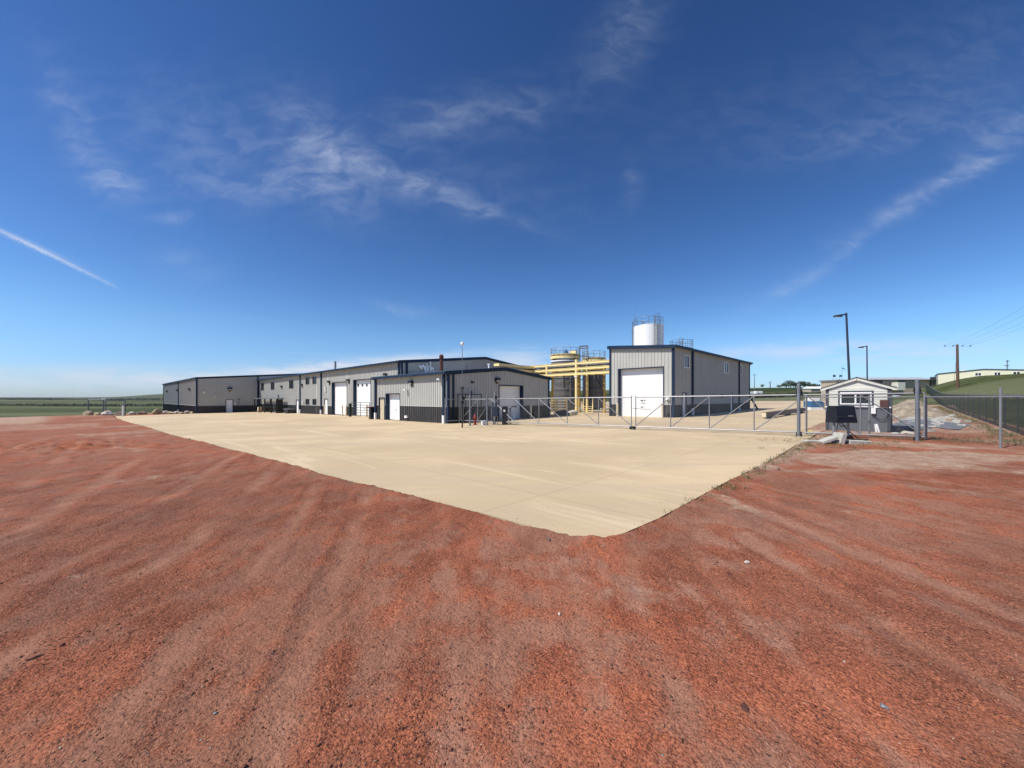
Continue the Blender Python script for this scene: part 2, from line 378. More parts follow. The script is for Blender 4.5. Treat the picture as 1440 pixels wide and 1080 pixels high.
    gfac = t.ramp(t.math('ADD', gr, t.math('MULTIPLY', t.math('SUBTRACT', t.noise(pos, .8, 5, .7), .5), .7)), .4, .6)
    c = t.mix(gfac, c, g)
    t.put(b.inputs['Base Color'], c)
    b.inputs['Roughness'].default_value = .92; b.inputs['Specular IOR Level'].default_value = .15
    h1 = t.math('MULTIPLY', t.math('SUBTRACT', .5, v.outputs['Distance']), t.math('MULTIPLY_ADD', pcov, .9, .12))
    h2 = t.math('MULTIPLY', t.ramp(v2c.outputs[1], .6, .8), t.math('SUBTRACT', .6, v2.outputs['Distance']))
    hh = t.math('ADD', h1, t.math('MULTIPLY', t.math('MULTIPLY', h2, 1.2), pcov)); hh = t.math('ADD', hh, t.math('MULTIPLY', gg, 1.5))
    nb = t.bump(hh, .95, .011); nb = t.bump(fine, .8, .012, nb); nb = t.bump(t.noise(pos, 7, 5, .65), .8, .04, nb)
    t.put(b.inputs['Normal'], nb)
    return m
M['ground'] = ground_mat()

def pad_mat():
    m, t, b = newmat('pale_tan_concrete')
    pos = t.new('ShaderNodeNewGeometry').outputs['Position']
    big = t.noise(pos, .12, 5, .6, .5); st = t.noise(t.mapping(t.mapping(pos, (1,1,1), (0,0,R_(-48))), (.9,.10,1)), 1.2, 6, .6, .8); mid = t.noise(pos, 1.4, 6, .68); fine = t.noise(pos, 26, 5, .7)
    arcs = t.noise(t.mapping(pos, (.9,.09,1), (0,0,R_(-22))), .9, 5, .6, 1.4)
    c = t.mix(t.ramp(big, .35, .66), (.475,.365,.225), (.61,.47,.295))
    c = t.mix(t.math('MULTIPLY', t.ramp(st, .44, .60), .55), c, (.45,.365,.245))
    c = t.mix(t.math('MULTIPLY', t.ramp(arcs, .54, .70), .5), c, (.68,.555,.37))
    c = t.mix(t.math('MULTIPLY', t.ramp(mid, .50, .72), .42), c, (.46,.36,.22))
    c = t.mix(t.math('MULTIPLY', t.ramp(fine, .56, .74), .5), c, (.34,.28,.20))
    redd = t.math('MULTIPLY', t.ramp(t.noise(t.mapping(pos, (.6,.12,1), (0,0,R_(40))), .35, 5, .7), .62, .72), .35)
    c = t.mix(redd, c, (.46,.28,.20))
    # dust tracked on from the gravel by wheels
    sp = t.new('ShaderNodeTexVoronoi', feature='F1'); t.put(sp.inputs['Vector'], pos); sp.inputs['Scale'].default_value = 9
    sc_ = t.new('ShaderNodeSeparateColor'); t.put(sc_.inputs[0], sp.outputs['Color'])
    spot = t.math('MULTIPLY', t.ramp(sp.outputs['Distance'], .13, .07), t.ramp(sc_.outputs[0], .90, .93))
    c = t.mix(t.math('MULTIPLY', spot, .7), c, (.16,.10,.07))
    # sawn joints
    sep = t.new('ShaderNodeSeparateXYZ'); t.put(sep.inputs[0], pos); J = None
    for ax, o in ((0, 1.3), (1, 2.1)):
        u = t.math('MODULO', t.math('ADD', sep.outputs[ax], 600+o), 6.1)
        l = t.ramp(t.math('ABSOLUTE', t.math('SUBTRACT', u, 3.05)), .05, .012)
        J = l if J is None else t.math('MAXIMUM', J, l)
    c = t.mix(t.math('MULTIPLY', J, .20), c, (.25,.2,.14))
    t.put(b.inputs['Base Color'], c); b.inputs['Roughness'].default_value = .85; b.inputs['Specular IOR Level'].default_value = .25
    nb = t.bump(fine, .35, .004); nb = t.bump(mid, .3, .02, nb); t.put(b.inputs['Normal'], nb)
    return m
M['pad'] = pad_mat()

make_ground()
def make_pad():
    # each corner sits on the sloping plane, which is flat over the whole pad
    n = len(PAD); top = [(x, y, float(plane(x, y))) for x, y in PAD]
    m = MB(); m.add(top+[(x, y, z-.25) for x, y, z in top], [tuple(range(n-1,-1,-1)), tuple(range(n, 2*n))]+[(i, (i+1)%n, n+(i+1)%n, n+i) for i in range(n)])
    o = m.build('concrete_pad', M['pad']); tag(o, kind='structure')
make_pad()

# ------------------------------------------------------------------ loose stones
def make_stones():
    m, t, b = newmat('loose_stone'); a = t.new('ShaderNodeAttribute', attribute_name='tint')
    pos = t.new('ShaderNodeNewGeometry').outputs['Position']
    t.put(b.inputs['Base Color'], t.mix(t.math('MULTIPLY', t.noise(pos, 180, 2), .5), a.outputs['Color'], (.12,.05,.035)))
    b.inputs['Roughness'].default_value = .85; b.inputs['Specular IOR Level'].default_value = .25
    N = 120000
    u = rng.random(N); D = 1.1*(15/1.1)**(u**.85); R = (rng.random(N)*2-1)*D*1.5
    X = (D+R)/Q; Y = (D-R)/Q; sd = sdist(X, Y, PAD); tr, rid = tracks(X, Y)
    patch = fbm((R+.2*D)*1.7, D*.6, 3, 41)*.6+fbm(X*1.6, Y*1.6, 3, 43)*.5
    keep = rng.random(N) < np.clip((patch-.30)*1.5, .18, .62)*(1-.3*tr)+.06*rid
    onpad = (sd < -.02); keep &= (~onpad) | ((sd > -.9) & (rng.random(N) < .22*np.exp(sd/.16)+.012))
    keep &= sd > -1.2
    X, Y, D, sd, onpad = X[keep], Y[keep], D[keep], sd[keep], onpad[keep]; n = len(X)
    Z, _ = ground_z(X, Y, 1.0, sd); Z = np.where(sd < 0, plane(X, Y)+.002, Z)
    s = np.exp(rng.normal(np.log(.0033), .38, n)); bigm = rng.random(n) < .008; s = np.where(bigm, s*rng.uniform(1.8, 3.6, n), s); cl = fbm(X*2.6, Y*2.6, 3, 91) > .69; s = np.where(cl, s*1.5, s); s = np.clip(s, .0022, .015)
    s = np.maximum(s, D*.0006)
    base = np.array([[1,0,0],[0,1,0],[-1,0,0],[0,-1,0],[0,0,1],[0,0,-1]], float)
    F8 = np.array([[0,1,4],[1,2,4],[2,3,4],[3,0,4],[1,0,5],[2,1,5],[3,2,5],[0,3,5]])
    P = base[None]*(1+.45*(rng.random((n,6,1))-.5)) + .28*(rng.random((n,6,3))-.5)
    P = P*np.stack([rng.uniform(.8,1.6,n), rng.uniform(.7,1.2,n), rng.uniform(.35,.8,n)], -1)[:, None]*s[:, None, None]
    an = rng.random(n)*6.28; ti = rng.normal(0, .3, n); ca, sa = np.cos(an), np.sin(an)
    x = P[..., 0]*ca[:, None]-P[..., 1]*sa[:, None]; y = P[..., 0]*sa[:, None]+P[..., 1]*ca[:, None]; z = P[..., 2]+x*np.tan(ti)[:, None]*.5
    V = np.stack([x+X[:, None], y+Y[:, None], z+(Z+s*.22)[:, None]], -1).reshape(-1, 3)
    F = (F8[None]+np.arange(n)[:, None, None]*6).reshape(-1, 3)
    pal = np.array([[.28,.100,.062],[.21,.074,.046],[.34,.125,.078],[.43,.20,.13],[.14,.056,.04],[.55,.47,.36],[.20,.22,.23],[.42,.31,.18],[.07,.06,.06]])
    pr = np.array([.32,.24,.20,.10,.11,.012,.004,.007,.010])/1.003; ix = rng.choice(9, n, p=pr/pr.sum())
    # a scatter of river stones of many colours near the lower left
    Rn = (X-Y)/Q; Dn = (X+Y)/Q; sc2 = (np.hypot((Rn+2.2)/.65, (Dn-2.2)/.35) < 1) & (rng.random(n) < .10); ix = np.where(sc2, rng.choice([5,6,7,3], n), ix)
    ix = np.where(cl & (rng.random(n) < .7), 4, ix); Rn2 = (X-Y)/Q; lf = (1-.42*sm(-Rn2, -.3, 1.4)*(1-sm(D, 6, 10)))[:, None]  # chips take the same near-left darkening, partly painted vignette
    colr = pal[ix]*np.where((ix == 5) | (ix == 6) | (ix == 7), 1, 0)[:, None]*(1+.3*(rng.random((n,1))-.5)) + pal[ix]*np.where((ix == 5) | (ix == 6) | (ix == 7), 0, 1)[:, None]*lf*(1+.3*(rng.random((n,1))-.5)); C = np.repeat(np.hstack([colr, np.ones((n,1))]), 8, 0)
    o = big_mesh('loose_gravel', V, F, m, {'tint': ('FACE', 'FLOAT_COLOR', C)}, smooth=False)
    tag(o, 'loose red scoria chips and pebbles strewn over the gravel yard', 'gravel', kind='stuff')
make_stones()

# ------------------------------------------------------------------ rocks
def rock(name, label, cat, x, y, size, mat, seed, group=None, z=None, sub=3, cut=.0):
    import bmesh
    bm = bmesh.new(); bmesh.ops.create_icosphere(bm, subdivisions=sub, radius=1)
    rs = random.Random(seed); pl = [(Vector((rs.uniform(-1,1), rs.uniform(-1,1), rs.uniform(-.6,1))).normalized(), rs.uniform(.55,.85)) for _ in range(9)]
    for v in bm.verts:
        for n, d in pl:
            k = v.co.dot(n)
            if k > d: v.co -= n*(k-d)*.9
        w = math.sin(v.co.x*5+seed)*math.cos(v.co.y*4.3+seed*2)*.06+math.sin(v.co.z*9+seed)*.03
        v.co *= 1+w
        v.co.x *= size[0]/2; v.co.y *= size[1]/2; v.co.z *= size[2]*.62
    me = bpy.data.meshes.new(name); bm.to_mesh(me); bm.free()
    o = bpy.data.objects.new(name, me); col.objects.link(o); me.materials.append(mat)
    zz = gz(x, y) if z is None else z
    o.location = (x, y, zz+size[2]*.36); o.rotation_euler = (0, 0, rs.uniform(0, 6)); return tag(o, label, cat, group)
GR = 'boulders lined along the far edge of the yard'
for nm, lb, x, y, sz, mt, sd in [
    ('boulder','broad tan boulder with dark hollow, leftmost of the row behind the gravel', -3.9,97.6,(2.9,2.2,1.35),'rock_tan',1),
    ('boulder','flat tan boulder under the left post of the pipe frame', -2.7,95.,(2.6,1.6,.8),'rock_tan',2),
    ('boulder','bright white round boulder beside the pipe frame', -1.6,92.3,(2.5,2.,1.35),'rock_pale',3),
    ('boulder','small low grey boulder between the white and the dark boulder', -.8,92.3,(1.1,.9,.45),'rock_pale',14),
    ('boulder','dark grey boulder just left of the white marker post', .0,88.9,(2.6,1.9,1.15),'rock_dark',4),
    ('boulder','low pale boulder right of the white marker post', 1.4,92.4,(2.6,1.7,.85),'rock_pale',5),
    ('boulder','wide flat brown boulder with pale top near the pad', 2.5,91.4,(3.4,2.,1.05),'rock_dark',6),
    ('boulder','large tan boulder by the far corner of the grey building', 4.3,88.9,(3.,2.1,1.45),'rock_tan',7),
    ('boulder','pale boulder just right of the large tan one', 5.4,90.6,(2.4,1.7,.9),'rock_pale',8),
    ('boulder','tan boulder at the foot of the far wall, left of its downspout', 5.9,88.6,(2.1,1.4,.75),'rock_tan',9),
    ('boulder','pale boulder in front of the middle downspout of the far wall', 6.8,88.5,(2.,1.4,.8),'rock_pale',10),
    ('boulder','small tan boulder right of the middle downspout', 7.3,87.8,(1.5,1.2,.6),'rock_tan',11),
    ('boulder','pale tan boulder near the navy building corner', 8.2,87.6,(1.9,1.3,.95),'rock_pale',12),
    ('boulder','low tan boulder nearest the navy building corner', 8.65,86.9,(1.2,.9,.6),'rock_tan',13)]:
    rock(nm, lb, 'boulder', x, y, tuple(k*.66 for k in sz), M[mt], sd, GR)
for lb, R0, D0, s, mt, sd in [('grey flat stone lying alone at the lower right of the red gravel', 2.17, 2.28, (.045,.035,.02),'galv_dark',21),
        ('small white stone lying in the middle foreground', .40,3.3,(.04,.025,.018),'rock_pale',22),
        ('flat red stone slab lying at the lower right', 1.36,2.28,(.07,.05,.015),'rust',23),
        ('dark stone beside the rounded corner of the concrete', .47,5.0,(.09,.06,.03),'rock_dark',24),
        ('red flat stone at the left edge of the gravel', -3.43,2.82,(.09,.05,.02),'rust',25),
        ('white stone on the red gravel, right of centre', 2.55,4.25,(.06,.05,.03),'rock_pale',26)]:
    X0, Y0 = (D0+R0)/Q, (D0-R0)/Q; z0 = float(ground_z(np.array([X0]), np.array([Y0]), 1.)[0][0])
    rock('stone', lb, 'stone', X0, Y0, s, M[mt], sd, 'single stones on the gravel', z=z0-s[2]*.1)

# ------------------------------------------------------------------ weeds
def make_weeds():
    m = simple('dry_weed_blade', (.16,.14,.06), .8, 0, .5, 3.); mb = MB()
    rs = random.Random(3)
    def tuft(x, y, n, h, s):
        zb = gz(x, y)+.02
        for _ in range(n):
            a = rs.uniform(0, 6.28); r = rs.random()*s; px, py = x+r*math.cos(a), y+r*math.sin(a); hh = h*rs.uniform(.4, 1.1)
            b = rs.uniform(0, 6.28); lx, ly = math.cos(b)*hh*.45, math.sin(b)*hh*.45; w = .0035+hh*.012; wx, wy = -math.sin(b)*w, math.cos(b)*w
            mb.add([(px-wx,py-wy,zb),(px+wx,py+wy,zb),(px+lx*.4+wx*.7,py+ly*.4+wy*.7,zb+hh*.65),(px+lx*.4-wx*.7,py+ly*.4-wy*.7,zb+hh*.65),(px+lx,py+ly,zb+hh)],
                   [(0,1,2,3),(3,2,4)])
    for i in range(330):
        x = 6.+13.5*rs.random()**.8; y = 2.58-abs(rs.gauss(0, .16)); tuft(x, y, rs.randint(5, 18), rs.uniform(.03,.11), rs.uniform(.05,.16))
    for x, h in ((9.1,.2),(9.9,.26),(11.9,.24),(12.7,.3),(13.5,.22),(15.8,.25),(17.1,.2),(12.3,.25)): tuft(x, 2.57, 10, h*.6, .07)
    for i in range(260): tuft(rs.gauss(19., 1.3), rs.gauss(1.6, 1.), rs.randint(5, 14), rs.uniform(.03,.13), .12)
    for i in range(320): tuft(21.6+rs.gauss(0,.5)+rs.random()*2, rs.uniform(-3.2, 1.), rs.randint(4, 12), rs.uniform(.04,.12), .12)
    for i in range(500): tuft(rs.uniform(21, 70), -3.2+abs(rs.gauss(0,.35)), rs.randint(8, 16), rs.uniform(.06,.22), .2)
    for i in range(200): tuft(rs.uniform(9, 19), rs.uniform(-8, 2), rs.randint(3, 8), rs.uniform(.02,.05), .12)
    o = mb.build('dry_weeds', m); tag(o, 'thin dry weeds growing along the concrete edge and the fences', 'weeds', kind='stuff')
make_weeds()

# ------------------------------------------------------------------ sheet-metal buildings
def strips(mb, rb, O, d, n, L, z0, z1, ops, pitch, ribw=.045, ribd=.04, brk=()):
    """wall from O along d (2D unit), outward normal n; z0, z1 functions of s; ops (s0,s1,za,zb)"""
    cuts = sorted(set([0, L]+[c for o in ops for c in o[:2]]+list(brk)))
    P = lambda s, z, k=0: (O[0]+d[0]*s+n[0]*k, O[1]+d[1]*s+n[1]*k, z)
    def spans(s):
        lo, hi = z0(s), z1(s); out = []; cur = lo
        for o in sorted([o for o in ops if o[0]-1e-6 <= s <= o[1]+1e-6], key=lambda o: o[2]):
            if o[3] <= cur or o[2] >= hi: continue
            if o[2] > cur: out.append((cur, o[2], False))
            cur = max(cur, o[3])
        if cur < hi: out.append((cur, hi, True))
        return out
    for a, b in zip(cuts[:-1], cuts[1:]):
        if b-a < 1e-4: continue
        for lo, hi, top in spans((a+b)/2):
            h0, h1 = (z1(a), z1(b)) if top else (hi, hi)
            if min(h0, h1) > lo: mb.quad(P(a, lo), P(b, lo), P(b, h1), P(a, h0))
    if pitch:
        s = pitch*.5
        while s < L:
            for lo, hi, top in spans(s):
                if min(abs(s-c) for o in ops+[(-9,-9)] for c in o[:2]) < ribw*.6: continue
                w = ribw/2; vs = [P(s-w,lo), P(s-w*.55,lo,ribd), P(s+w*.55,lo,ribd), P(s+w,lo), P(s-w,hi), P(s-w*.55,hi,ribd), P(s+w*.55,hi,ribd), P(s+w,hi)]
                rb.add(vs, [(0,1,5,4),(1,2,6,5),(2,3,7,6)])
            s += pitch
class Wall:
    """one wall of a building in its local frame, remembers its openings"""
    def __init__(s, O, d, n, L, top, ops=(), brk=()):
        s.O, s.d, s.n, s.L, s.top, s.ops, s.brk = O, d, n, L, top, list(ops), brk
    def P(s, u, z, k=0): return Vector((s.O[0]+s.d[0]*u+s.n[0]*k, s.O[1]+s.d[1]*u+s.n[1]*k, z))
    def box(s, mb, u0, u1, z0, z1, k0, k1):
        vs = [s.P(u, z, k) for k in (k0, k1) for u, z in ((u0,z0),(u1,z0),(u1,z1),(u0,z1))]
        return mb.add(vs, [(0,1,2,3),(7,6,5,4),(0,4,5,1),(1,5,6,2),(2,6,7,3),(3,7,4,0)])
def shell(parent, walls, zb, wain, pitch=.3048):
    up, lo = MB(), MB()
    for w in walls:
        strips(up, up, w.O, w.d, w.n, w.L, lambda s: wain, w.top, w.ops, pitch, brk=w.brk)
        strips(lo, lo, w.O, w.d, w.n, w.L, lambda s: zb, lambda s: wain, w.ops, pitch, brk=())
    up.build('wall', M['sheet_light'], parent); lo.build('wainscot', M['sheet_dark'], parent)
    fl = MB()
    for w in walls:   # pale flashing where the two sheets meet
        s = 0
        for o in sorted([o for o in w.ops if o[2] < wain < o[3]])+[(w.L, w.L)]:
            if o[0]-s > .05: w.box(fl, s+.02, o[0]-.02, wain-.03, wain+.03, .002, .036)
            s = o[1]
    fl.build('flashing', M['sheet_light'], parent)
def opening_trim(w, u0, u1, z0, z1, parent, depth=.25, mat='navy', th=.035, bottom=False):
    m = MB()
    w.box(m, u0-.035, u0+th, z0, z1+.035, -depth, .044); w.box(m, u1-th, u1+.035, z0, z1+.035, -depth, .044); w.box(m, u0+th, u1-th, z1-th, z1+.035, -depth, .044)
    if bottom: w.box(m, u0+th, u1-th, z0-.05, z0+.03, -depth, .034)
    return m.build('frame', M[mat], parent)
def garage_door(w, u0, u1, z0, z1, parent, depth=.38, wins=None, mat='door_white', marks=False, label=None):
    d = bpy.data.objects.new('garage_door', None); col.objects.link(d); d.parent = parent
    if label: d['label'] = label
    n = max(4, round((z1-z0)/.6)); m = MB(); h = (z1-z0)/n
    for i in range(n):
        a, b = z0+i*h+.006, z0+(i+1)*h-.006
        w.box(m, u0+.04, u1-.04, a, b, -depth, -depth+.045)
        for k in (1, 2, 3): w.box(m, u0+.1, u1-.1, a+h*k/4-.008, a+h*k/4+.008, -depth+.045, -depth+.052)
    w.box(m, u0+.038, u1-.038, z0, z1-.04, -depth-.03, -depth+.004)
    m.build('panel', M[mat], d); opening_trim(w, u0, u1, z0, z1, d, depth)
    if wins:
        zc, s = wins[0], wins[1]
        for k in range(wins[2]):
            g = MB(); uc = u0+(u1-u0)*(k+.5)/wins[2]; w.box(g, uc-s, uc+s, zc-s*.85, zc+s*.85, -depth+.054, -depth+.066); g.build('window_pane', M['glass'], d)
    g = MB(); uc = (u0+u1)/2; w.box(g, uc-.12, uc+.12, z0+.9, z0+.94, -depth+.054, -depth+.09); g.build('handle', M['black_steel'], d)
    if marks:
        g = MB(); w.box(g, uc-.1, uc+.12, z0+1.45, z0+1.56, -depth+.054, -depth+.06); w.box(g, uc-.32, uc-.2, z0+1.45, z0+1.56, -depth+.054, -depth+.06)
        w.box(g, uc-.3, uc+.05, z0+1.25, z0+1.3, -depth+.054, -depth+.06); g.build('sticker', M['shack_trim'], d)
    return d
def door(w, u0, u1, z0, z1, parent, mat='door_white', label=None):
    d = bpy.data.objects.new('door', None); col.objects.link(d); d.parent = parent
    if label: d['label'] = label
    m = MB(); w.box(m, u0+.05, u1-.05, z0+.02, z1-.05, -.10, -.055); m.build('panel', M[mat], d)
    opening_trim(w, u0, u1, z0, z1, d, .1, 'shack_trim' if mat != 'door_tan' else 'navy', .05)
    g = MB(); g.tube(w.P(u1-.17, z0+1.0, -.055), w.P(u1-.17, z0+1.0, .0), .02); g.tube(w.P(u1-.17, z0+1.0, .0), w.P(u1-.3, z0+1.0, .0), .014); g.build('handle', M['galv'], d)
def window(w, u0, u1, z0, z1, parent, frame='shack_trim', mull=True):
    d = bpy.data.objects.new('window', None); col.objects.link(d); d.parent = parent
    m = MB(); t = .06
    w.box(m, u0, u0+t, z0, z1, -.08, .04); w.box(m, u1-t, u1, z0, z1, -.08, .04); w.box(m, u0+t, u1-t, z1-t, z1, -.08, .04); w.box(m, u0+t, u1-t, z0, z0+t, -.08, .05)
    if mull: w.box(m, (u0+u1)/2-.025, (u0+u1)/2+.025, z0+t, z1-t, -.07, .0)
    m.build('frame', M[frame], d); g = MB(); w.box(g, u0+t, u1-t, z0+t, z1-t, -.06, -.045); g.build('pane', M['glass'], d)
def wallpack(w, u, z, parent, big=1.):
    d = bpy.data.objects.new('wall_lamp', None); col.objects.link(d); d.parent = parent
    m = MB(); s = .24*big
    vs = [w.P(u+a*s, z+b*s*.8, k*s) for a, b, k in ((-1,1,.1),(1,1,.1),(1,1,1.2),(-1,1,1.2),(-1,-1,.1),(1,-1,.1),(1,-.1,1.35),(-1,-.1,1.35))]
    m.add(vs, [(0,1,2,3),(4,7,6,5),(0,4,5,1),(1,5,6,2),(2,6,7,3),(3,7,4,0)]); w.box(m, u-s*.5, u+s*.5, z-s*1.5, z+s*.5, .03, .09)
    m.build('housing', M['black'], d); g = MB()
    g.quad(*[w.P(u+a*s*.8, z-.8*s+c*.7*s-.004, k*s) for a, c, k in ((-1,.1,.25),(1,.1,.25),(1,.9,1.2),(-1,.9,1.2))]); g.build('lens', M['lamp_lens'], d)
def downspout(w, u, z1, z0, parent, boot=True):
    d = MB(); w.box(d, u-.09, u+.09, z0+.5, z1, .04, .17); o = d.build('downspout', M['navy'], parent)
    b = MB(); b.bbox((0,0,0),(0,0,0),0) if False else None
    w.box(b, u-.11, u+.11, z0, z0+.62, .03, .20); b.build('boot', M['white'], o)
def camera_dome(w, u, z, parent):
    m = MB(); w.box(m, u-.12, u+.12, z-.07, z+.07, .03, .3); m.tube(w.P(u, z-.02, .3), w.P(u, z-.02, .42), .05); m.build('security_camera', M['white'], parent)
def utility_box(w, u0, u1, z0, z1, parent, mat='galv_dark', name='utility_box', k=.22, pipe=True):
    m = MB(); w.box(m, u0, u1, z0, z1, .03, k); 
    if pipe: m.tube(w.P((u0+u1)/2, z0, k*.6), w.P((u0+u1)/2, z0-.9, k*.6), .03)
    m.build(name, M[mat], parent)
def gable_roof(parent, L0, L1, x0, x1, ze, zr, ov=.18, xr=None, name='roof', rib=.61, zsl=None):
    """ridge along local y from L0 to L1, eaves at x0 and x1"""
    xr = (x0+x1)/2 if xr is None else xr; th = .05; m = MB(); sl = (zr-ze)/(xr-x0); sl2 = (zr-ze)/(x1-xr)
    f = zsl or (lambda y: 0)
    A = [(x0-ov, ze-sl*ov), (xr, zr), (x1+ov, ze-sl2*ov)]
    ys = (L0-.08, L1+.08)
    vs = [(x, y, z+.06+f(y)+dz) for y in ys for dz in (0, th) for x, z in A]
    m.add(vs, [(3,4,10,9),(4,5,11,10),(0,6,7,1),(1,7,8,2),(0,1,4,3),(1,2,5,4),(6,9,10,7),(7,10,11,8),(0,3,9,6),(2,8,11,5)])
    y = L0
    while y < L1:      # standing seams
        for (xa, za), (xb, zb) in ((A[0], A[1]), (A[1], A[2])):
            m.beam((xa, y, za+.125+f(y)), (xb, y, zb+.125+f(y)), .04, .05)
        y += rib
    r = m.build(name, M['roof'], parent)
    return r, A, ys, f
def roof_trim(parent, A, ys, f, gut=(True, True)):
    t = MB()
    for y in ys:
        k = -1 if y == ys[0] else 1
        for (xa, za), (xb, zb) in ((A[0], A[1]), (A[1], A[2])):
            t.beam((xa, y+k*.03, za-.02+f(y)), (xb, y+k*.03, zb-.02+f(y)), .06, .30)
    for (x, z), g, k in ((A[0], gut[0], -1), (A[2], gut[1], 1)):
        if g: t.beam((x+k*.08, ys[0]-.05, z-.0+f(ys[0])), (x+k*.08, ys[1]+.05, z-.0+f(ys[1])), .16, .20)
    return t.build('fascia', M['navy'], parent)
def corner_posts(parent, pts, zb, w=.09):
    for x, y, z in pts: m = MB(); m.box((x-w, y-w, zb), (x+w, y+w, z)); m.build('corner_trim', M['navy'], parent)

RB = R_(2.04)
# ---- B: long office and workshop building
B = thing('workshop_building', 'long light grey metal building with two white garage doors and small windows', 'building', (20.4,36.42,0), RB)
sl = lambda y: -.0072*max(0, y)
eB = 3.78; WB = 23.4; xR = 11.7; LB = 50.4
gabB = lambda s: eB+(5.02-eB)*(1-abs(s-xR)/xR)
ops = [(47.14,48.97,1.46,2.79),(41.07,42.97,1.51,2.80),(31.64,33.57,1.56,2.88),(25.04,26.46,2.05,3.07),(22.38,23.76,2.05,3.07),(25.04,26.46,-.95,-.1),(22.38,23.76,-.95,-.1)]
drs = [(29.34,30.42,-2.33,-.24),(18.45,19.59,-2.2,-.09)]
gds = [(12.63,17.12,-2.12,2.07),(6.5,10.86,-2.1,2.21)]
Z0 = -3.2
wfr = Wall((0,0),(0,1),(-1,0),LB,lambda s: eB+.05+sl(s),ops+drs+gds)
wgb = Wall((0,0),(1,0),(0,-1),WB,gabB,[],brk=(xR,))
shell(B, [wfr, wgb, Wall((WB,0),(0,1),(1,0),LB,lambda s: eB+.05+sl(s)), Wall((0,LB),(1,0),(0,1),WB,lambda s: gabB(s)+sl(LB),[],brk=(xR,))], Z0, -1.02)
for o in ops: window(wfr, *o, B)
door(wfr, *drs[0], B); door(wfr, *drs[1], B)
garage_door(wfr, *gds[0], B, label='plain white garage door'); garage_door(wfr, *gds[1], B, wins=(1.55,.19,4), label='white garage door with a row of small square windows')
r, A, ys, f = gable_roof(B, 0, LB, 0, WB, eB, 5.02, ov=.34, zsl=sl); roof_trim(B, A, ys, f)
corner_posts(B, [(0,0,eB),(WB,0,eB)], Z0)
m = MB(); m.box((.42,-.04,-2.2),(.62,-.16,eB)); m.build('downspout', M['navy'], B)
for s in (50.1, 28.56, 20.54, .42): downspout(wfr, s, eB+sl(s)-.05, float(plane(20.4-.0356*s, 36.42+s)), B)
for s, z in ((37.07,1.9),(27.85,1.99),(17.87,2.15),(12.1,2.17),(3.1,2.5)): wallpack(wfr, s, z, B)
for s, z in ((39.6,-.2),(19.,1.3),(27.3,-.7)): utility_box(wfr, s-.12, s+.12, z, z+.25, B, 'white', pipe=False)
utility_box(wfr, 38.6, 39.1, .25, .55, B, 'galv_dark'); utility_box(wfr, 18.75, 18.95, .9, 1.2, B, 'white')
m = MB(); m.tube((.9,18.24,eB), (.9,18.24,4.95), .13, 12); m.tube((.9,18.24,4.95), (.9,18.24,5.02), .16, 12); m.build('vent_pipe', M['galv_dark'], B)
for s in (33.5, 36.5, 41.): m = MB(); m.tube((xR-.3, s, 4.6), (xR-.3, s, 5.35), .28, 10); m.build('roof_vent', M['white'], B)
# white mark on the gable: channel strokes standing off the sheet
m = MB()
def stroke(pts, w=.15):
    for (a, b), (c, d) in zip(pts[:-1], pts[1:]): m.beam((a,-.09,b),(c,-.09,d), .10, w)
    for a, b in pts: m.tube((a,-.141,b),(a,-.04,b), w/2, 10)
stroke([(2.10,3.42),(2.32,3.22)],.24); stroke([(2.45,3.50),(2.72,3.34),(2.80,3.05),(2.80,2.45)],.22)
stroke([(2.98,3.66),(3.02,2.4)],.2); stroke([(3.0,3.1),(3.2,3.0),(3.25,3.5)],.12)
stroke([(3.45,3.92),(3.45,2.9)],.2); stroke([(3.45,3.0),(3.6,3.32),(3.78,3.25),(3.84,2.4)],.2)
m.build('painted_mark', M['chalk_white'], B)

# ---- A: far warehouse
Aw = thing('warehouse', 'far grey metal warehouse with a dark shaded gable and one white door', 'building', (9.25,86.24,0), RB)
eA = 3.5; WA = 34.; LA = 45.5; rA = 4.95
gabA = lambda s: eA+(rA-eA)*(1-abs(s-WA/2)/(WA/2))
wl_ = Wall((0,0),(0,1),(-1,0),LA,lambda s: eA+.03); dA = (4.13,5.2,-2.6,-.26); wg = Wall((0,0),(1,0),(0,-1),WA,gabA,[dA],brk=(WA/2,))
shell(Aw, [wl_, wg, Wall((WA,0),(0,1),(1,0),LA,lambda s: eA+.03), Wall((0,LA),(1,0),(0,1),WA,gabA,[],brk=(WA/2,))], -3.8, -1.3)
door(wg, *dA, Aw); r, A, ys, f = gable_roof(Aw, 0, LA, 0, WA, eA, rA); roof_trim(Aw, A, ys, f); corner_posts(Aw, [(0,0,eA),(0,LA,eA)], -3.8, .12)
for s in (20.3,): downspout(wl_, s, eA, -2.95, Aw)
downspout(wg, 9.1, 4.2, -2.7, Aw)
for s, z in ((21.5,1.6),(6.34,1.6),(38,1.6)): wallpack(wl_, s, z, Aw, 1.2)
wallpack(wg, 4.7, 1.68, Aw, 1.25); utility_box(wg, .85, 1.15, .9, 1.15, Aw, 'white', pipe=False); utility_box(wg, 5.9, 6.2, -.35, -.1, Aw)
utility_box(wg, 5.4, 5.6, -1.15, -.8, Aw, 'white', pipe=False); camera_dome(wg, 2.5, .3, Aw)

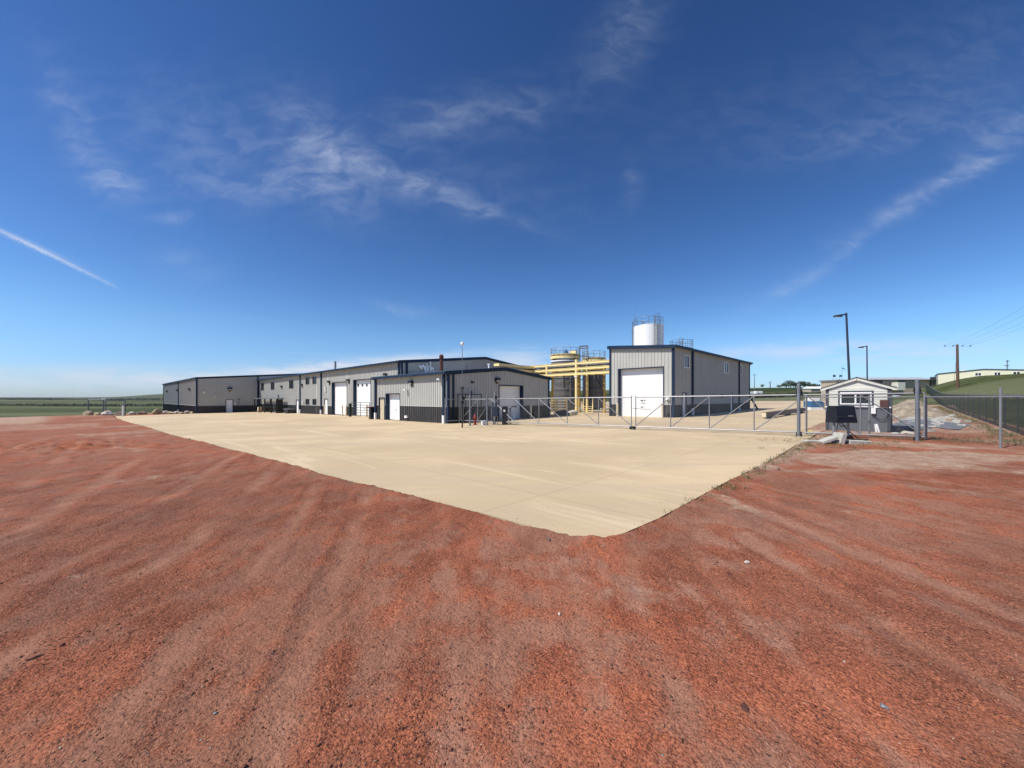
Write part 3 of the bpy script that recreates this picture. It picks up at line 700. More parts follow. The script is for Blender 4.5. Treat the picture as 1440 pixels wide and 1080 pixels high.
# ---- C: small front shed
Cs = thing('shed_building', 'low grey metal shed with a rusty stack on its navy-trimmed roof', 'building', (17.55,24.4,0))
eC = 1.95; WC = 11.85; LC = 12.; rC = 2.55
gabC = lambda s: eC+(rC-eC)*(1-abs(s-WC/2)/(WC/2))
dC = (10.07,11.19,-2.03,.04); gC = (7.2,9.85,-1.98,.41); gG = (5.28,8.22,-1.86,1.11)
wcl = Wall((0,0),(0,1),(-1,0),LC,lambda s: eC+.03,[dC,gC]); wcg = Wall((0,0),(1,0),(0,-1),WC,gabC,[gG],brk=(WC/2,))
shell(Cs, [wcl, wcg, Wall((WC,0),(0,1),(1,0),LC,lambda s: eC+.03), Wall((0,LC),(1,0),(0,1),WC,gabC,[],brk=(WC/2,))], -3.0, -.65)
door(wcl, *dC, Cs, 'door_tan', 'tan door beside the roll-up door'); garage_door(wcl, *gC, Cs, label='white roll-up door in the sunlit wall'); garage_door(wcg, *gG, Cs, label='white roll-up door in the shaded gable')
r, A, ys, f = gable_roof(Cs, 0, LC, 0, WC, eC, rC, ov=.26); roof_trim(Cs, A, ys, f); corner_posts(Cs, [(0,0,eC),(0,LC,eC),(WC,0,eC)], -3.0)
downspout(wcl, 11.75, eC-.05, -2.02, Cs); downspout(wcl, .42, eC-.05, -1.93, Cs)
m = MB(); wcg.box(m, .36, .5, -1.9, eC-.1, .04, .14); m.build('downspout', M['navy'], Cs)
wallpack(wcl, 5.2, 1.33, Cs, .9); camera_dome(wcl, 5.95, .72, Cs); camera_dome(wcl, .9, 1.45, Cs); wallpack(wcg, 5.0, 1.55, Cs, .9)
utility_box(wcl, 5.75, 6.1, -1.7, -1.5, Cs, 'white', pipe=False); utility_box(wcg, 2.2, 2.35, 1.2, 1.35, Cs, 'black', pipe=False)
m = MB(); m.tube((3.9,6.5,2.2),(3.9,6.5,3.75),.16,14); m.tube((3.9,6.5,3.75),(3.9,6.5,4.0),.21,14); m.lathe((3.9,6.5,4.0),[(.21,0),(.17,.1),(.0,.16)],14); m.tube((3.9,6.5,2.2),(3.9,6.5,2.5),.24,14); m.build('chimney', M['rust'], Cs)
m = MB(); m.tube((5.9,2.,2.5),(5.9,2.,3.0),.07); m.tube((5.9,2.,3.0),(5.9,2.,3.1),.12); m.build('vent_pipe', M['white'], Cs)
m = MB(); m.tube((2.6,1.,2.),(2.6,1.,2.75),.03); m.build('vent_pipe', M['black_steel'], Cs)
utility_box(wcg, 9.6, 10.6, -1.7, -1.2, Cs, 'black', pipe=False); utility_box(wcg, 4.6, 4.85, -.9, -.4, Cs, 'black')

# ---- E: tall single-bay building on the right
E_ = thing('bay_building', 'tall grey metal building with one big white overhead door, right of the yellow pipe rack', 'building', (33.3,13.85,0))
WE = 6.05; LE = 23.2; zl, zr_ = 4.86, 4.40           # roof falls towards the shaded side
wef = Wall((0,0),(0,1),(-1,0),WE,lambda s: zr_+(zl-zr_)*s/WE,[(.85,5.2,-1.72,2.74)])
opE = [(2.35,3.58,2.74,3.9),(13.31,14.96,2.77,3.96),(19.0,20.05,2.83,4.04)]; dE = [(1.87,2.8,-1.62,.47),(15.47,16.46,-1.48,.54)]
wes = Wall((0,0),(1,0),(0,-1),LE,lambda s: zr_,opE+dE)
shell(E_, [wef, wes, Wall((0,WE),(1,0),(0,1),LE,lambda s: zl), Wall((LE,0),(0,1),(1,0),WE,lambda s: zr_+(zl-zr_)*s/WE)], -2.6, -.55)
garage_door(wef, .85, 5.2, -1.72, 2.74, E_, depth=.42, marks=True)
for o in opE: window(wes, *o, E_, 'white' if o[0] > 2 else 'white')
for o in dE: door(wes, *o, E_)
m = MB(); k = .2
m.add([(-k,-k,zr_+.05),(LE+k,-k,zr_+.05),(LE+k,WE+k,zl+.08),(-k,WE+k,zl+.08),(-k,-k,zr_+.1),(LE+k,-k,zr_+.1),(LE+k,WE+k,zl+.13),(-k,WE+k,zl+.13)],[(0,3,2,1),(4,5,6,7),(0,1,5,4),(1,2,6,5),(2,3,7,6),(3,0,4,7)])
m.build('roof', M['roof'], E_)
m = MB(); m.beam((-k-.03,-k-.05,zr_-.02),(-k-.03,WE+k,zl+.02),.06,.3); m.beam((LE+k+.03,-k,zr_-.02),(LE+k+.03,WE+k,zl+.02),.06,.3)
m.beam((-k-.1,-k-.08,zr_+.02),(LE+k+.1,-k-.08,zr_+.02),.15,.2); m.beam((-k,WE+k+.03,zl+.0),(LE+k,WE+k+.03,zl+.0),.06,.26); m.build('fascia', M['navy'], E_)
corner_posts(E_, [(0,0,zr_),(0,WE,zl),(LE,0,zr_)], -2.6)
for s in (4.1, 18.6): downspout(wes, s, zr_-.08, -1.55, E_)
wallpack(wef, 3.0, 3.35, E_, .0001); utility_box(wef, .25, .55, -.15, .15, E_, 'white', pipe=False); utility_box(wes, 12.2, 12.5, .1, .4, E_, 'black', pipe=False)

# ------------------------------------------------------------------ bollards
def bollard(x, y, label, h=1.15, r=.085, mat='cream', group='cream bollards guarding the garage doors', cat='bollard'):
    z = gz(x, y); z = float(plane(x, y))
    o = thing('bollard', label, cat, (x, y, z), 0, group)
    m = MB(); m.tube((0,0,-.1),(0,0,h-.05),r,14); m.lathe((0,0,h-.05),[(r,0),(r*.75,.04),(.001,.06)],14); m.build('post', M[mat], o)
    m = MB(); m.lathe((0,0,0),[(r+.05,.0),(r+.05,.02),(r+.002,.03)],14); m.build('base_collar', M['concrete_chunk'], o)
def onB(u, s): return (20.4+u*math.cos(RB)-s*math.sin(RB), 36.42+u*math.sin(RB)+s*math.cos(RB))
for s, lb in ((17.75,'cream bollard left of the plain white garage door on the long building'), (12.35,'cream bollard right of the plain white garage door on the long building'),
              (11.35,'taller cream bollard left of the garage door with small windows'), (6.1,'cream bollard right of the garage door with small windows')):
    bollard(*onB(-.7, s), lb, 1.3)
bollard(22.55,23.6,'cream bollard left of the roll-up door in the shed gable',1.2); bollard(26.1,23.7,'cream bollard right of the roll-up door in the shed gable',1.2)
bollard(32.4,18.65,'cream bollard left of the big overhead door on the tall building',1.25); bollard(32.6,14.5,'cream bollard right of the big overhead door on the tall building',1.25)
z = float(plane(.23, 84.08)); o = thing('marker_post','thick white marker post standing among the boulders at the pad edge','post',(.23,84.08,z)); m = MB(); m.tube((0,0,-.1),(0,0,1.5),.12,12); m.tube((0,0,1.5),(0,0,1.56),.09,12); m.build('post', M['white'], o)
m = MB(); m.lathe((0,0,0),[(.2,0),(.2,.06),(.12,.07)],12); m.build('base_collar', M['concrete_chunk'], o)

# ------------------------------------------------------------------ things along the long building
x, y = onB(-1.4, 41.); z = float(plane(x, y)); o = thing('smoking_shelter','open black steel shelter with a flat grey roof by the far grey building','shelter',(x,y,z),RB+R_(0))
m = MB(); L1, L2 = 5.2, -3.4    # runs back along the wall, roof slopes gently
W0, W1 = -.1, .75
for yy in (-6.2, -3.6, 0., 3.4, 6.2):
    for xx in (W0, W1):
        pm = MB(); pm.box((xx-.07,yy-.07,-.1),(xx+.07,yy+.07,2.35)); pm.build('post', M['black_steel'], o)
m.box((W0-.1,-6.5,2.36),(W1+.2,6.5,2.5)); m.build('roof', M['galv_dark'], o)
m = MB(); m.box((W0-.03,-6.1,.95),(W0+.03,6.1,1.03)); m.box((W1-.03,-6.1,.95),(W1+.03,6.1,1.03)); m.build('rail', M['black_steel'], o)
m = MB(); m.box((W0+.08,-6.22,.0),(W1-.08,-6.17,2.3)); m.build('side_panel', M['black_steel'], o)
x, y = onB(-1.3, 44.8); z = float(plane(x,y)); o = thing('barrel','small tan barrel standing under the black steel shelter','barrel',(x,y,z)); m = MB(); m.lathe((0,0,0),[(.0,0),(.3,.0),(.34,.2),(.36,.45),(.34,.7),(.3,.9),(0,.9)],16); m.build('barrel_body', M['cream'], o, True)
m = MB(); m.ring((0,0,.3),.355,.02,16); m.ring((0,0,.62),.355,.02,16); m.build('hoop', M['yellow_worn_shaded'], o)
x, y = onB(-.75, 31.3); z = float(plane(x,y)); o = thing('generator_box','low dark brown box unit with a pale lid against the long building','generator',(x,y,z),RB)
m = MB(); m.bbox((-.45,-.7,.0),(.45,.7,.62),.03); m.build('housing', M['black'], o); m = MB(); m.bbox((-.5,-.8,.62),(.5,1.15,.70),.02); m.build('lid', M['galv_dark'], o)
m = MB(); m.tube((.3,1.0,0),(.3,1.0,.62),.03); m.build('leg', M['galv_dark'], o)
m = MB(); m.path([(.2,-.5,.7),(.2,-.5,1.1),(.2,-.7,1.2)],.04); m.build('exhaust_pipe', M['black_steel'], o)
x, y = onB(-1.3, 32.); z = float(plane(x,y)); o = thing('fence_panel','dark post and rail panel left of the brown box unit','fence',(x,y,z),RB)
for yy in (2.9, 4.7): pm = MB(); pm.tube((0,yy,-.1),(0,yy,1.5),.045); pm.build('post', M['galv_dark'], o)
pm = MB(); pm.tube((0,2.9,1.42),(0,4.7,1.42),.03); pm.tube((0,2.9,.2),(0,4.7,.2),.03); pm.build('rail', M['galv_dark'], o)
# stock gate before the second garage door
x, y = onB(-1.2, 6.6); z = float(plane(x,y)); o = thing('stock_gate','green tubular livestock gate panel before the garage door with small windows','gate',(x,y,z),RB+R_(8))
m = MB()
for zz in (.2,.48,.76,1.04,1.34,1.62): m.tube((0,-1.7,zz),(0,1.7,zz),.028)
m.build('rail', M['shack_trim'], o); m = MB()
for yy in (-1.7,0,1.7): m.tube((0,yy,.1),(0,yy,1.65),.035)
m.build('upright', M['shack_trim'], o)
m = MB(); m.box((-.15,1.75,0),(.05,2.05,1.5)); m.build('panel', M['slat'], o)
# small black stand at the shed corner
o = thing('drop_box','small black stand with an overhanging flat top at the shed corner','stand',(17.4,36.85,float(plane(17.4,36.9))),R_(0))
m = MB(); m.bbox((-.22,-.2,0),(.22,.2,1.12),.02); m.build('body', M['black'], o); m = MB(); m.bbox((-.3,-.3,1.12),(.3,.5,1.22),.02); m.build('top', M['rust'], o)

# ------------------------------------------------------------------ pipe frame far left
x, y = -1.7, 106.; z = gz(x, y)-.1; o = thing('pipe_shelter','open grey pipe frame like a shelter skeleton behind the boulders','frame',(x,y,z),R_(45))
# local x: right in view, y: ahead
def pts(px): return px
for xx, yy in ((-1.9,-1.5),(1.7,-1.5),(-.7,3.),(2.0,3.)):
    m = MB(); m.tube((xx,yy,-.3),(xx,yy,2.9),.10,8); m.build('post', M['galv_dark'], o)
m = MB(); m.tube((-1.9,-1.5,2.9),(1.7,-1.5,2.75),.09); m.tube((-.7,3.,2.9),(2.0,3.,2.75),.07); m.tube((-1.9,-1.5,2.9),(-.7,3.,2.9),.08); m.tube((1.7,-1.5,2.75),(2.0,3.,2.75),.08); m.tube((-.7,3.,.9),(2.,3.,.9),.05); m.build('top_beam', M['galv_dark'], o)
m = MB(); m.box((-2.,-1.6,2.98),(-1.2,-.9,3.1)); m.build('cap_plate', M['white'], o)

# ------------------------------------------------------------------ gate and fences
def gp(s):   # point on the gate line by its world y
    return 21.5-.13*s, s
def chain(mb, a, b, z0a, z1a, z0b, z1b, step=.075, w=.0019):
    """chain-link wires between two uprights, both diagonals"""
    a = Vector((a[0],a[1],0)); b = Vector((b[0],b[1],0)); L = (b-a).length; d = (b-a)/L; n = Vector((-d.y,d.x,0))
    H = ((z1a-z0a)+(z1b-z0b))/2
    for sgn in (1, -1):
        c = -H
        while c < L:
            s0, s1 = max(0, c), min(L, c+H)
            if s1-s0 > .02:
                t0, t1 = (s0-c), (s1-c)
                if sgn < 0: t0, t1 = H-t0, H-t1
                P = lambda s, t: a+d*s+n*(.003*sgn)+Vector((0,0,(z0a+(z0b-z0a)*s/L)+t))
                mb.tube(P(s0,t0), P(s1,t1), w, 3, cap=False)
            c += step
dgate = Vector((-.13,1,0)).normalized()
def leaf(name, label, s_list, zt, zb, diag, mesh_from=None):
    """cantilever gate leaf: verticals at s_list; diag list of (i_low, i_high)"""
    x0, y0 = gp(s_list[0]); o = thing(name, label, 'gate', (x0, y0, 0), 0, 'sliding gate leaves')
    P = lambda s, z: Vector((gp(s)[0]-x0, gp(s)[1]-y0, z))
    for s in s_list: m = MB(); m.tube(P(s, zb(s)), P(s, zt(s)), .026, 8); m.build('upright', M['galv'], o)
    m = MB(); m.tube(P(s_list[0], zt(s_list[0])), P(s_list[-1], zt(s_list[-1])), .032, 10); m.build('top_rail', M['galv'], o)
    m = MB(); m.tube(P(s_list[0], zb(s_list[0])), P(s_list[-1], zb(s_list[-1])), .034, 10); m.build('bottom_rail', M['galv'], o)
    for lo, hi in diag: m = MB(); m.tube(P(s_list[lo], zb(s_list[lo])+.03), P(s_list[hi], zt(s_list[hi])-.03), .022, 8); m.build('brace', M['galv'], o)
    m = MB()
    for a, b in zip(s_list[:-1], s_list[1:]):
        pa, pb = P(a, 0), P(b, 0); chain(m, (pa.x+.03, pa.y), (pb.x+.03, pb.y), zb(a)+.03, zt(a)-.03, zb(b)+.03, zt(b)-.03)
    m.build('chain_link_mesh', M['galv_dark'], o)
    return o
zbR = lambda s: -1.50-.0105*s+.035; zt_ = lambda s: .185-.0118*s
sR = [10.46, 8.62, 6.79, 4.91, 2.99, 1.23, -.57]
gR = leaf('sliding_gate', 'long galvanised sliding gate leaf with diagonal braces, right leaf nearer the guard shack', sR, zt_, lambda s: -1.47-.0095*s, [(0,1),(1,2),(2,3),(3,4),(5,4),(6,5)])
sL = [10.70, 12.66, 14.73, 16.82, 18.81, 20.88, 22.2, 23.9]
gL = leaf('sliding_gate', 'galvanised sliding gate leaf with diagonal braces, left leaf before the shed gable', sL, lambda s: .185-.0118*s, lambda s: -1.47-.0095*s, [(0,1),(1,2),(2,3),(3,4),(4,5),(6,5),(7,6)])
# meeting wheel and latch
for g, s in ((gL, 10.70),):
    x0, y0 = g.location.x, g.location.y; zz = -1.65
    m = MB(); X, Y_ = gp(s-.05); 
    for k in (-.1,.1): m.tube((X-x0+.03-.04, Y_-y0+k, zz), (X-x0+.03+.04, Y_-y0+k, zz), .085, 14)
    m.build('caster_wheel', M['rubber'], g); m = MB(); m.box((X-x0-.05,Y_-y0-.14,zz),(X-x0+.09,Y_-y0+.14,zz+.09)); m.build('caster_bracket', M['black_steel'], g)
x0, y0 = gR.location.x, gR.location.y; m = MB(); m.path([(0-.03,.2,-.55),(-.05,0,-.56),(-.06,-.9,-.62)],.012,6); m.ring((0,0.1,-.55),.15,.01,16); m.build('latch_chain', M['galv_dark'], gR)
m = MB(); m.path([(0,0,.06),(0,0,.15)],.03); m.path([(0,.24,.06),(0,.24,.15)],.03); m.build('post_cap', M['galv'], gR)
def gatepost(s, label, ztop, off, zr1, zr2=None, cap=False):
    X, Y_ = gp(s); X += off; z = float(plane(X, Y_)); o = thing('gate_post', label, 'post', (X, Y_, z), math.atan2(.13,1)*0, 'gate posts carrying the roller wheels')
    m = MB(); m.tube((0,0,-.2),(0,0,ztop-z),.065,16); m.lathe((0,0,ztop-z),[(.067,-.01),(.06,.03),(.0,.06)],16); m.build('post', M['galv_dark' if not cap else 'galv'], o)
    for zr in (zr1, zr2):
        if zr is None: continue
        r = MB(); r.tube((.05,-.03,zr-z),(.05+.0001,.03,zr-z),.001,4)
        r = MB(); r.tube((.08 if off < 0 else -.08,-.045,zr-z),(.08 if off < 0 else -.08,.045,zr-z),.02,6)
        r = MB()
        k = -.075 if off > 0 else .075
        r.tube((k-.045,.0,zr-z),(k+.045,.0,zr-z),.115,16); rr = r.build('roller_wheel', M['rubber'], o)
        r = MB(); r.tube((k-.05,.0,zr-z),(k+.05,.0,zr-z),.03,10); r.build('hub', M['galv'], rr)
        r = MB(); r.box((-.03,-.09,zr-z-.13),(.02,.09,zr-z+.13)); r.build('bracket', M['black_steel'], o)
gatepost(3.23, 'thick grey gate post with black rollers where the concrete ends', .59, -.12, zt_(3.23)+.11, -1.47-.03-.12)
gatepost(-.38, 'thick grey gate post with black rollers at the far right end of the gate', .68, -.12, zt_(-.38)+.11, -1.47-.12)
gatepost(23.6, 'galvanised gate post with black roller nearest the shed corner', .36, -.12, zt_(23.6)+.12, None, True)
gatepost(20.45, 'galvanised gate post with black roller between the shed and its roll-up door', .42, -.12, zt_(20.45)+.12, None, True)

# front fence from the gate's right end
o = thing('chain_link_fence','galvanised chain-link fence with a bright top rail right of the gate','fence',(0,0,0))
fl = [(22.35,3.15),(22.2,1.0),(21.75,-.62),(20.3,-2.25),(18.9,-3.85),(17.4,-5.5),(15.9,-7.2)]
zt2 = lambda x, y: .05
for i, (x, y) in enumerate(fl):
    m = MB(); top = .36 if i == 3 else .12
    m.tube((x,y,gz(x,y)-.1),(x,y,top),.035,10); m.build('post', M['galv'], o)
for (a, b) in zip(fl[:-1], fl[1:]):
    m = MB(); m.tube((*a,.045),(*b,.045),.024,8); m.build('top_rail', M['galv'], o)
    if a[1] < -.5:
        m = MB(); chain(m, a, b, gz(*a)+.06, .03, gz(*b)+.06, .03, w=.0015); m.build('chain_link_mesh', M['galv_dark'], o)
m = MB()
for (a, b) in zip(fl[2:-1], fl[3:]):
    for k in range(9):
        t = (k+.5)/9; x, y = a[0]+(b[0]-a[0])*t, a[1]+(b[1]-a[1])*t; m.tube((x,y,.05),(x+.05,y+.1,-.02),.006,4)
m.build('wire_tie', M['galv'], o)
m = MB(); m.tube((21.95,-.45,gz(21.95,-.45)-.1),(21.95,-.45,-.38),.03,8); m.tube((21.8,-.45,-.38),(22.1,-.45,-.38),.02,6); m.build('stub_post', M['galv'], o)

# slatted side fence
o = thing('slatted_fence','long chain-link fence with dark green slats running away up the grass slope','fence',(0,0,0))
X0, X1 = 15.2, 122.; n = int((X1-X0)/3.05)
fy = lambda x: -3.45-.0*x
for i in range(n+1):
    x = X0+i*3.05; zg = gz(x, fy(x)); m = MB(); m.tube((x,fy(x)-.06,zg-.1),(x,fy(x)-.06,zg+1.72),.03,8); m.build('post', M['galv_dark'], o)
    if i == n: break
    m = MB(); c = MB(); s = 0
    while s < 3.0:
        xx = x+.04+s; za = gz(xx, fy(xx)); jit = random.uniform(-.03,.03); lean = random.uniform(-.006,.006)
        m.add([(xx,fy(xx),za+.06),(xx+.062,fy(xx),za+.06),(xx+.062+lean,fy(xx)+.004,za+1.60+jit),(xx+lean,fy(xx)+.004,za+1.60+jit)], [(0,1,2,3)])
        s += .092
    p = m.build('slat_panel', M['slat'], o)
m = MB()
for i in range(n): xa = X0+i*3.05; m.tube((xa,fy(xa),gz(xa,fy(xa))+1.66),(xa+3.05,fy(xa),gz(xa+3.05,fy(xa))+1.66),.02,6)
m.build('top_rail', M['galv_dark'], o)

# ------------------------------------------------------------------ cluster before the shed gable
z = float(plane(15.51,20.03)); o = thing('antenna_mast','tall thin antenna mast with a white ball on top before the shed','mast',(15.51,20.03,z))
m = MB(); m.tube((0,0,-.1),(0,0,2.6),.045,10); m.build('lower_pole', M['black_steel'], o); m = MB(); m.tube((0,0,2.6),(0,0,5.35),.018,8); m.build('upper_pole', M['galv_dark'], o)
m = MB(); m.lathe((0,0,5.28),[(0,0),(.09,.03),(.12,.12),(.09,.21),(0,.24)],12); m.build('antenna_ball', M['white'], o, True)
m = MB(); m.box((-.09,-.09,1.55),(.09,.09,1.72)); m.box((-.08,-.08,2.5),(.08,.08,2.62)); m.build('clamp', M['black'], o)
def yardpost(x, y, h, label, mat='galv', r=.05):
    z = float(plane(x,y)); o = thing('steel_post', label, 'post', (x,y,z), 0, 'steel posts before the shed gable'); m = MB(); m.tube((0,0,-.1),(0,0,h),r,10); m.build('post', M[mat], o)
    m = MB(); m.lathe((0,0,0),[(r+.08,0),(r+.08,.02),(r,.03)],10); m.build('base_plate', M['galv_dark'], o)
yardpost(17.06,21.16,2.15,'blue-grey steel post left of the red hydrant','galv_dark',.07); yardpost(17.97,20.41,2.1,'blue-grey steel post right of the red hydrant','galv_dark',.055)
z = float(plane(17.73,21.43)); o = thing('fire_hydrant','small dark red hydrant standing between two steel posts','hydrant',(17.73,21.43,z))
m = MB(); m.lathe((0,0,0),[(.0,0),(.16,0),(.16,.05),(.09,.06),(.09,.42),(.13,.44),(.13,.48),(.11,.5),(.11,.6),(.07,.68),(.03,.72),(.03,.78),(0,.78)],16); m.build('body', M['red'], o, False)
m = MB(); m.tube((-.17,0,.5),(.17,0,.5),.045,10); m.tube((0,-.17,.47),(0,.0,.47),.055,10); m.build('nozzle', M['red'], o)
z = float(plane(18.4,20.1)); o = thing('gate_opener','dark navy gate opener box on two legs before the shed door','gate opener',(18.45,20.1,z),R_(-45))
m = MB(); m.bbox((-.22,-.18,.62),(.22,.2,1.3),.05); m.build('cover', M['navy_dull'], o)
for xx in (-.14,.16): m = MB(); m.tube((xx,0,0),(xx,0,.64),.035,8); m.build('leg', M['galv'], o)
m = MB(); m.ring((.0,0,.32),.12,.02,14); m.path([(-.1,-.05,.62),(-.16,-.1,.3),(-.05,-.05,.05)],.015,6); m.build('cable', M['black'], o)
z = float(plane(19.0,20.)); o = thing('waste_bin','tall black box with a white label next to the navy gate opener','bin',(19.05,19.75,z),R_(-45))
m = MB(); m.bbox((-.2,-.25,0),(.2,.25,1.3),.04); m.build('body', M['black'], o); m = MB(); m.box((-.1,-.262,.92),(.02,-.252,1.06)); m.build('label_plate', M['white'], o)
o = thing('meter_frame','black pipe frame holding gas meters against the shed gable','pipe frame',(19.2,24.05,float(plane(19.2,24.05))))
m = MB()
m.path([(-1.0,0,0),(-1.0,0,2.2),(1.35,0,2.2),(1.35,0,0)],.035,8); m.tube((-.25,0,0),(-.25,0,2.2),.03,8); m.tube((.35,0,0),(.35,0,2.2),.03,8); m.build('pipework', M['black_steel'], o)
m = MB(); m.bbox((-.15,-.12,.55),(.2,.1,.95),.03); m.bbox((.5,-.12,.2),(1.2,.1,1.1),.03); m.build('meter', M['black'], o); m = MB(); m.tube((.35,0,2.2),(.35,0,2.5),.05,8); m.build('regulator', M['black'], o)
o = thing('bucket','low white bucket lying by the hydrant','bucket',(18.1,20.95,float(plane(18.1,20.95)))); m = MB(); m.lathe((0,0,0),[(0,0),(.15,0),(.18,.3),(.17,.3),(.14,.02),(0,.02)],16); m.build('bucket_body', M['white'], o); m = MB(); m.ring((0,0,.3),.18,.01,16,4,0,math.pi); m.build('handle', M['galv'], o)
z = float(plane(20.47,20.69)); o = thing('gooseneck_post','black gooseneck post with a curved head behind the gate','post',(20.3,20.5,z),R_(-45))
m = MB(); m.path([(0,0,0),(0,0,1.0),(.05,0,1.15),(.16,0,1.24),(.3,0,1.24)],.045,8); m.build('post', M['black_steel'], o); m = MB(); m.bbox((.26,-.08,1.17),(.46,.08,1.31),.02); m.build('keypad', M['black'], o)
m = MB(); m.lathe((0,0,0),[(.15,0),(.15,.03),(.05,.05)],10); m.build('base_plate', M['black_steel'], o)
o = thing('side_panel_fence','short low fence panel of galvanised pipe beside the shed corner','fence',(0,0,0))
for x, y in ((17.1,24.15),(18.3,24.0)): m = MB(); m.tube((x,y,-2),(x,y,0.),.035,8); m.build('post', M['galv'], o)
m = MB(); m.tube((17.1,24.15,-.1),(18.3,24.,-.08),.028,8); m.tube((17.1,24.15,-1.7),(18.3,24.,-1.7),.028,8); m.build('rail', M['galv'], o)

# ------------------------------------------------------------------ yellow pipe rack
o = thing('pipe_rack','yellow painted steel pipe rack spanning between the shed and the tall building','pipe rack',(37.5,20.,0))
Y0, Y1 = .0, 14.6; zg = float(plane(37.5,27))
def part(name, mat, fn, par=o): m = MB(); fn(m); return m.build(name, M[mat], par)
for zc, h in ((4.07,.24),(3.45,.26),(2.86,.28)):
    part('beam','yellow',lambda m: (m.beam((0,Y0,zc),(0,Y1,zc),.18,h), m.beam((-.1,Y0,zc+h/2-.02),(-.1,Y1,zc+h/2-.02),.06,.04), m.beam((-.1,Y0,zc-h/2+.02),(-.1,Y1,zc-h/2+.02),.06,.04)))
    part('beam','yellow_worn_shaded',lambda m: m.beam((2,Y0,zc),(2,Y1,zc),.18,h*.6))  # back beams in darker yellow, shade between the beams put into the colour
part('column','yellow',lambda m: (m.box((-.12,6.79,zg-.1),(.12,7.01,4.5)), m.box((-.2,6.7,2.6),(.18,7.1,2.7))))
part('column','yellow',lambda m: m.box((1.9,6.68,zg-.1),(2.1,6.86,4.4)))
part('column','yellow_worn_shaded',lambda m: m.box((1.9,12.0,zg-.1),(2.1,12.22,4.0)))
part('column','yellow_worn_shaded',lambda m: m.box((1.9,7.8,zg-.1),(2.16,8.05,4.0))); part('column','orange',lambda m: m.box((2.5,7.1,zg-.1),(2.8,7.4,4.0)))
part('column','yellow_worn_shaded',lambda m: m.box((1.92,4.3,zg-.1),(2.1,4.5,4.0)))
part('hanger','yellow',lambda m: m.box((-.14,11.25,2.6),(.1,11.45,4.2)))
for k in range(12): part('cross_beam','galv_dark',lambda m: (m.beam((.1,.7+k*1.2,3.72),(1.9,.7+k*1.2,3.72),.12,.12), m.beam((.1,.7+k*1.2,2.9),(1.9,.7+k*1.2,2.9),.1,.12)))  # dark grey tone paints the shade in the gaps between beams
for xx, rr, mt in ((.5,.09,'galv_dark'),(.95,.07,'galv_dark'),(1.35,.09,'yellow_worn_shaded')): part('pipe',mt,lambda m: m.tube((xx,Y0,3.86+rr*.2),(xx,Y1+(1.2 if xx < 1 else 0)-1.2,3.86+rr*.2),rr,12))  # pipes kept dark too, for the shade inside the rack
part('pipe','galv_dark',lambda m: (m.tube((.7,Y0,3.1),(.7,Y1,3.1),.08,10), m.tube((1.3,Y0,3.12),(1.3,Y1,3.12),.1,10)))
part('beam','yellow',lambda m: (m.beam((-6.2,13.9,3.95),(0.1,13.9,3.95),.9,.28), m.beam((-6.2,13.9,3.45),(0,13.9,3.45),.5,.18)))
part('bolt_plate','white',lambda m: (m.box((-.18,6.72,2.45),(-.165,7.08,2.6)), m.box((-.3,6.7,2.2),(-.16,6.8,2.3))))

# ------------------------------------------------------------------ tanks, silos
def rail_ring(par, c, r, z, h, mat, n=12, a0=0, a1=2*math.pi, rr=.03):
    m = MB(); m.ring((*c,z+h), r, rr, 28, 6, a0, a1); m.ring((*c,z+h*.5), r, rr*.8, 28, 6, a0, a1); m.build('top_rail', M[mat], par)
    m = MB()
    for i in range(n+(0 if a1-a0 > 6.2 else 1)):
        t = a0+(a1-a0)*i/n; m.tube((c[0]+r*math.cos(t),c[1]+r*math.sin(t),z),(c[0]+r*math.cos(t),c[1]+r*math.sin(t),z+h),rr*.9,6)
    m.build('rail_post', M[mat], par)
def holder(name, par): e = bpy.data.objects.new(name, None); col.objects.link(e); e.parent = par; return e
zg = float(plane(45,34))
def tank(label, x, y, r, zt, deck, rt):
    o = thing('process_tank', label, 'tank', (x,y,zg), 0, 'grey process tanks behind the yellow pipe rack')
    m = MB(); m.lathe((0,0,0),[(0,0),(r,0)]+[(r+(.03 if k%2 else 0), k*(zt-zg)/16) for k in range(1,17)]+[(r*.9,zt-zg+.12),(0,zt-zg+.3)],40); m.build('shell', M['tank'], o)
    m = MB()
    for zz in (1.5,3.,4.6): m.ring((0,0,zz),r+.04,.05,36)
    m.build('hoop', M['galv_dark'], o)
    e = holder('platform', o)
    m = MB(); m.lathe((0,0,0),[(r*.2,deck-zg),(r+.12,deck-zg),(r+.12,deck-zg+.1),(r*.2,deck-zg+.1),(r*.2,deck-zg)],32); m.build('deck', M['galv_dark'], e)
    m = MB(); m.lathe((0,0,0),[(r+.02,deck-zg-.55),(r+.16,deck-zg-.55),(r+.16,deck-zg-.22),(r+.02,deck-zg-.22),(r+.02,deck-zg-.55)],32); m.build('ring_beam', M['yellow'], e); m = MB(); m.lathe((0,0,0),[(r+.01,deck-zg-.98),(r+.1,deck-zg-.98),(r+.1,deck-zg-.8),(r+.01,deck-zg-.8),(r+.01,deck-zg-.98)],32); m.build('ring_beam', M['white'], e); rail_ring(e, (0,0), r+.14, deck-zg-.2, .25, 'yellow', 16)
    m = MB()
    for i in range(10): t = i*math.pi/5; m.tube((math.cos(t)*r*.9,math.sin(t)*r*.9,zt-zg),(math.cos(t)*r*.98,math.sin(t)*r*.98,deck-zg),.05,6)
    m.build('strut', M['yellow'], e)
    rail_ring(e, (0,0), r+.1, deck-zg+.1, rt-deck-.1, 'galv', 12)
    return o
t1 = tank('larger grey tank with yellow ring platform, left of the ladder tower', 45.2, 34.4, 1.95, 5.25, 6.15, 7.1)
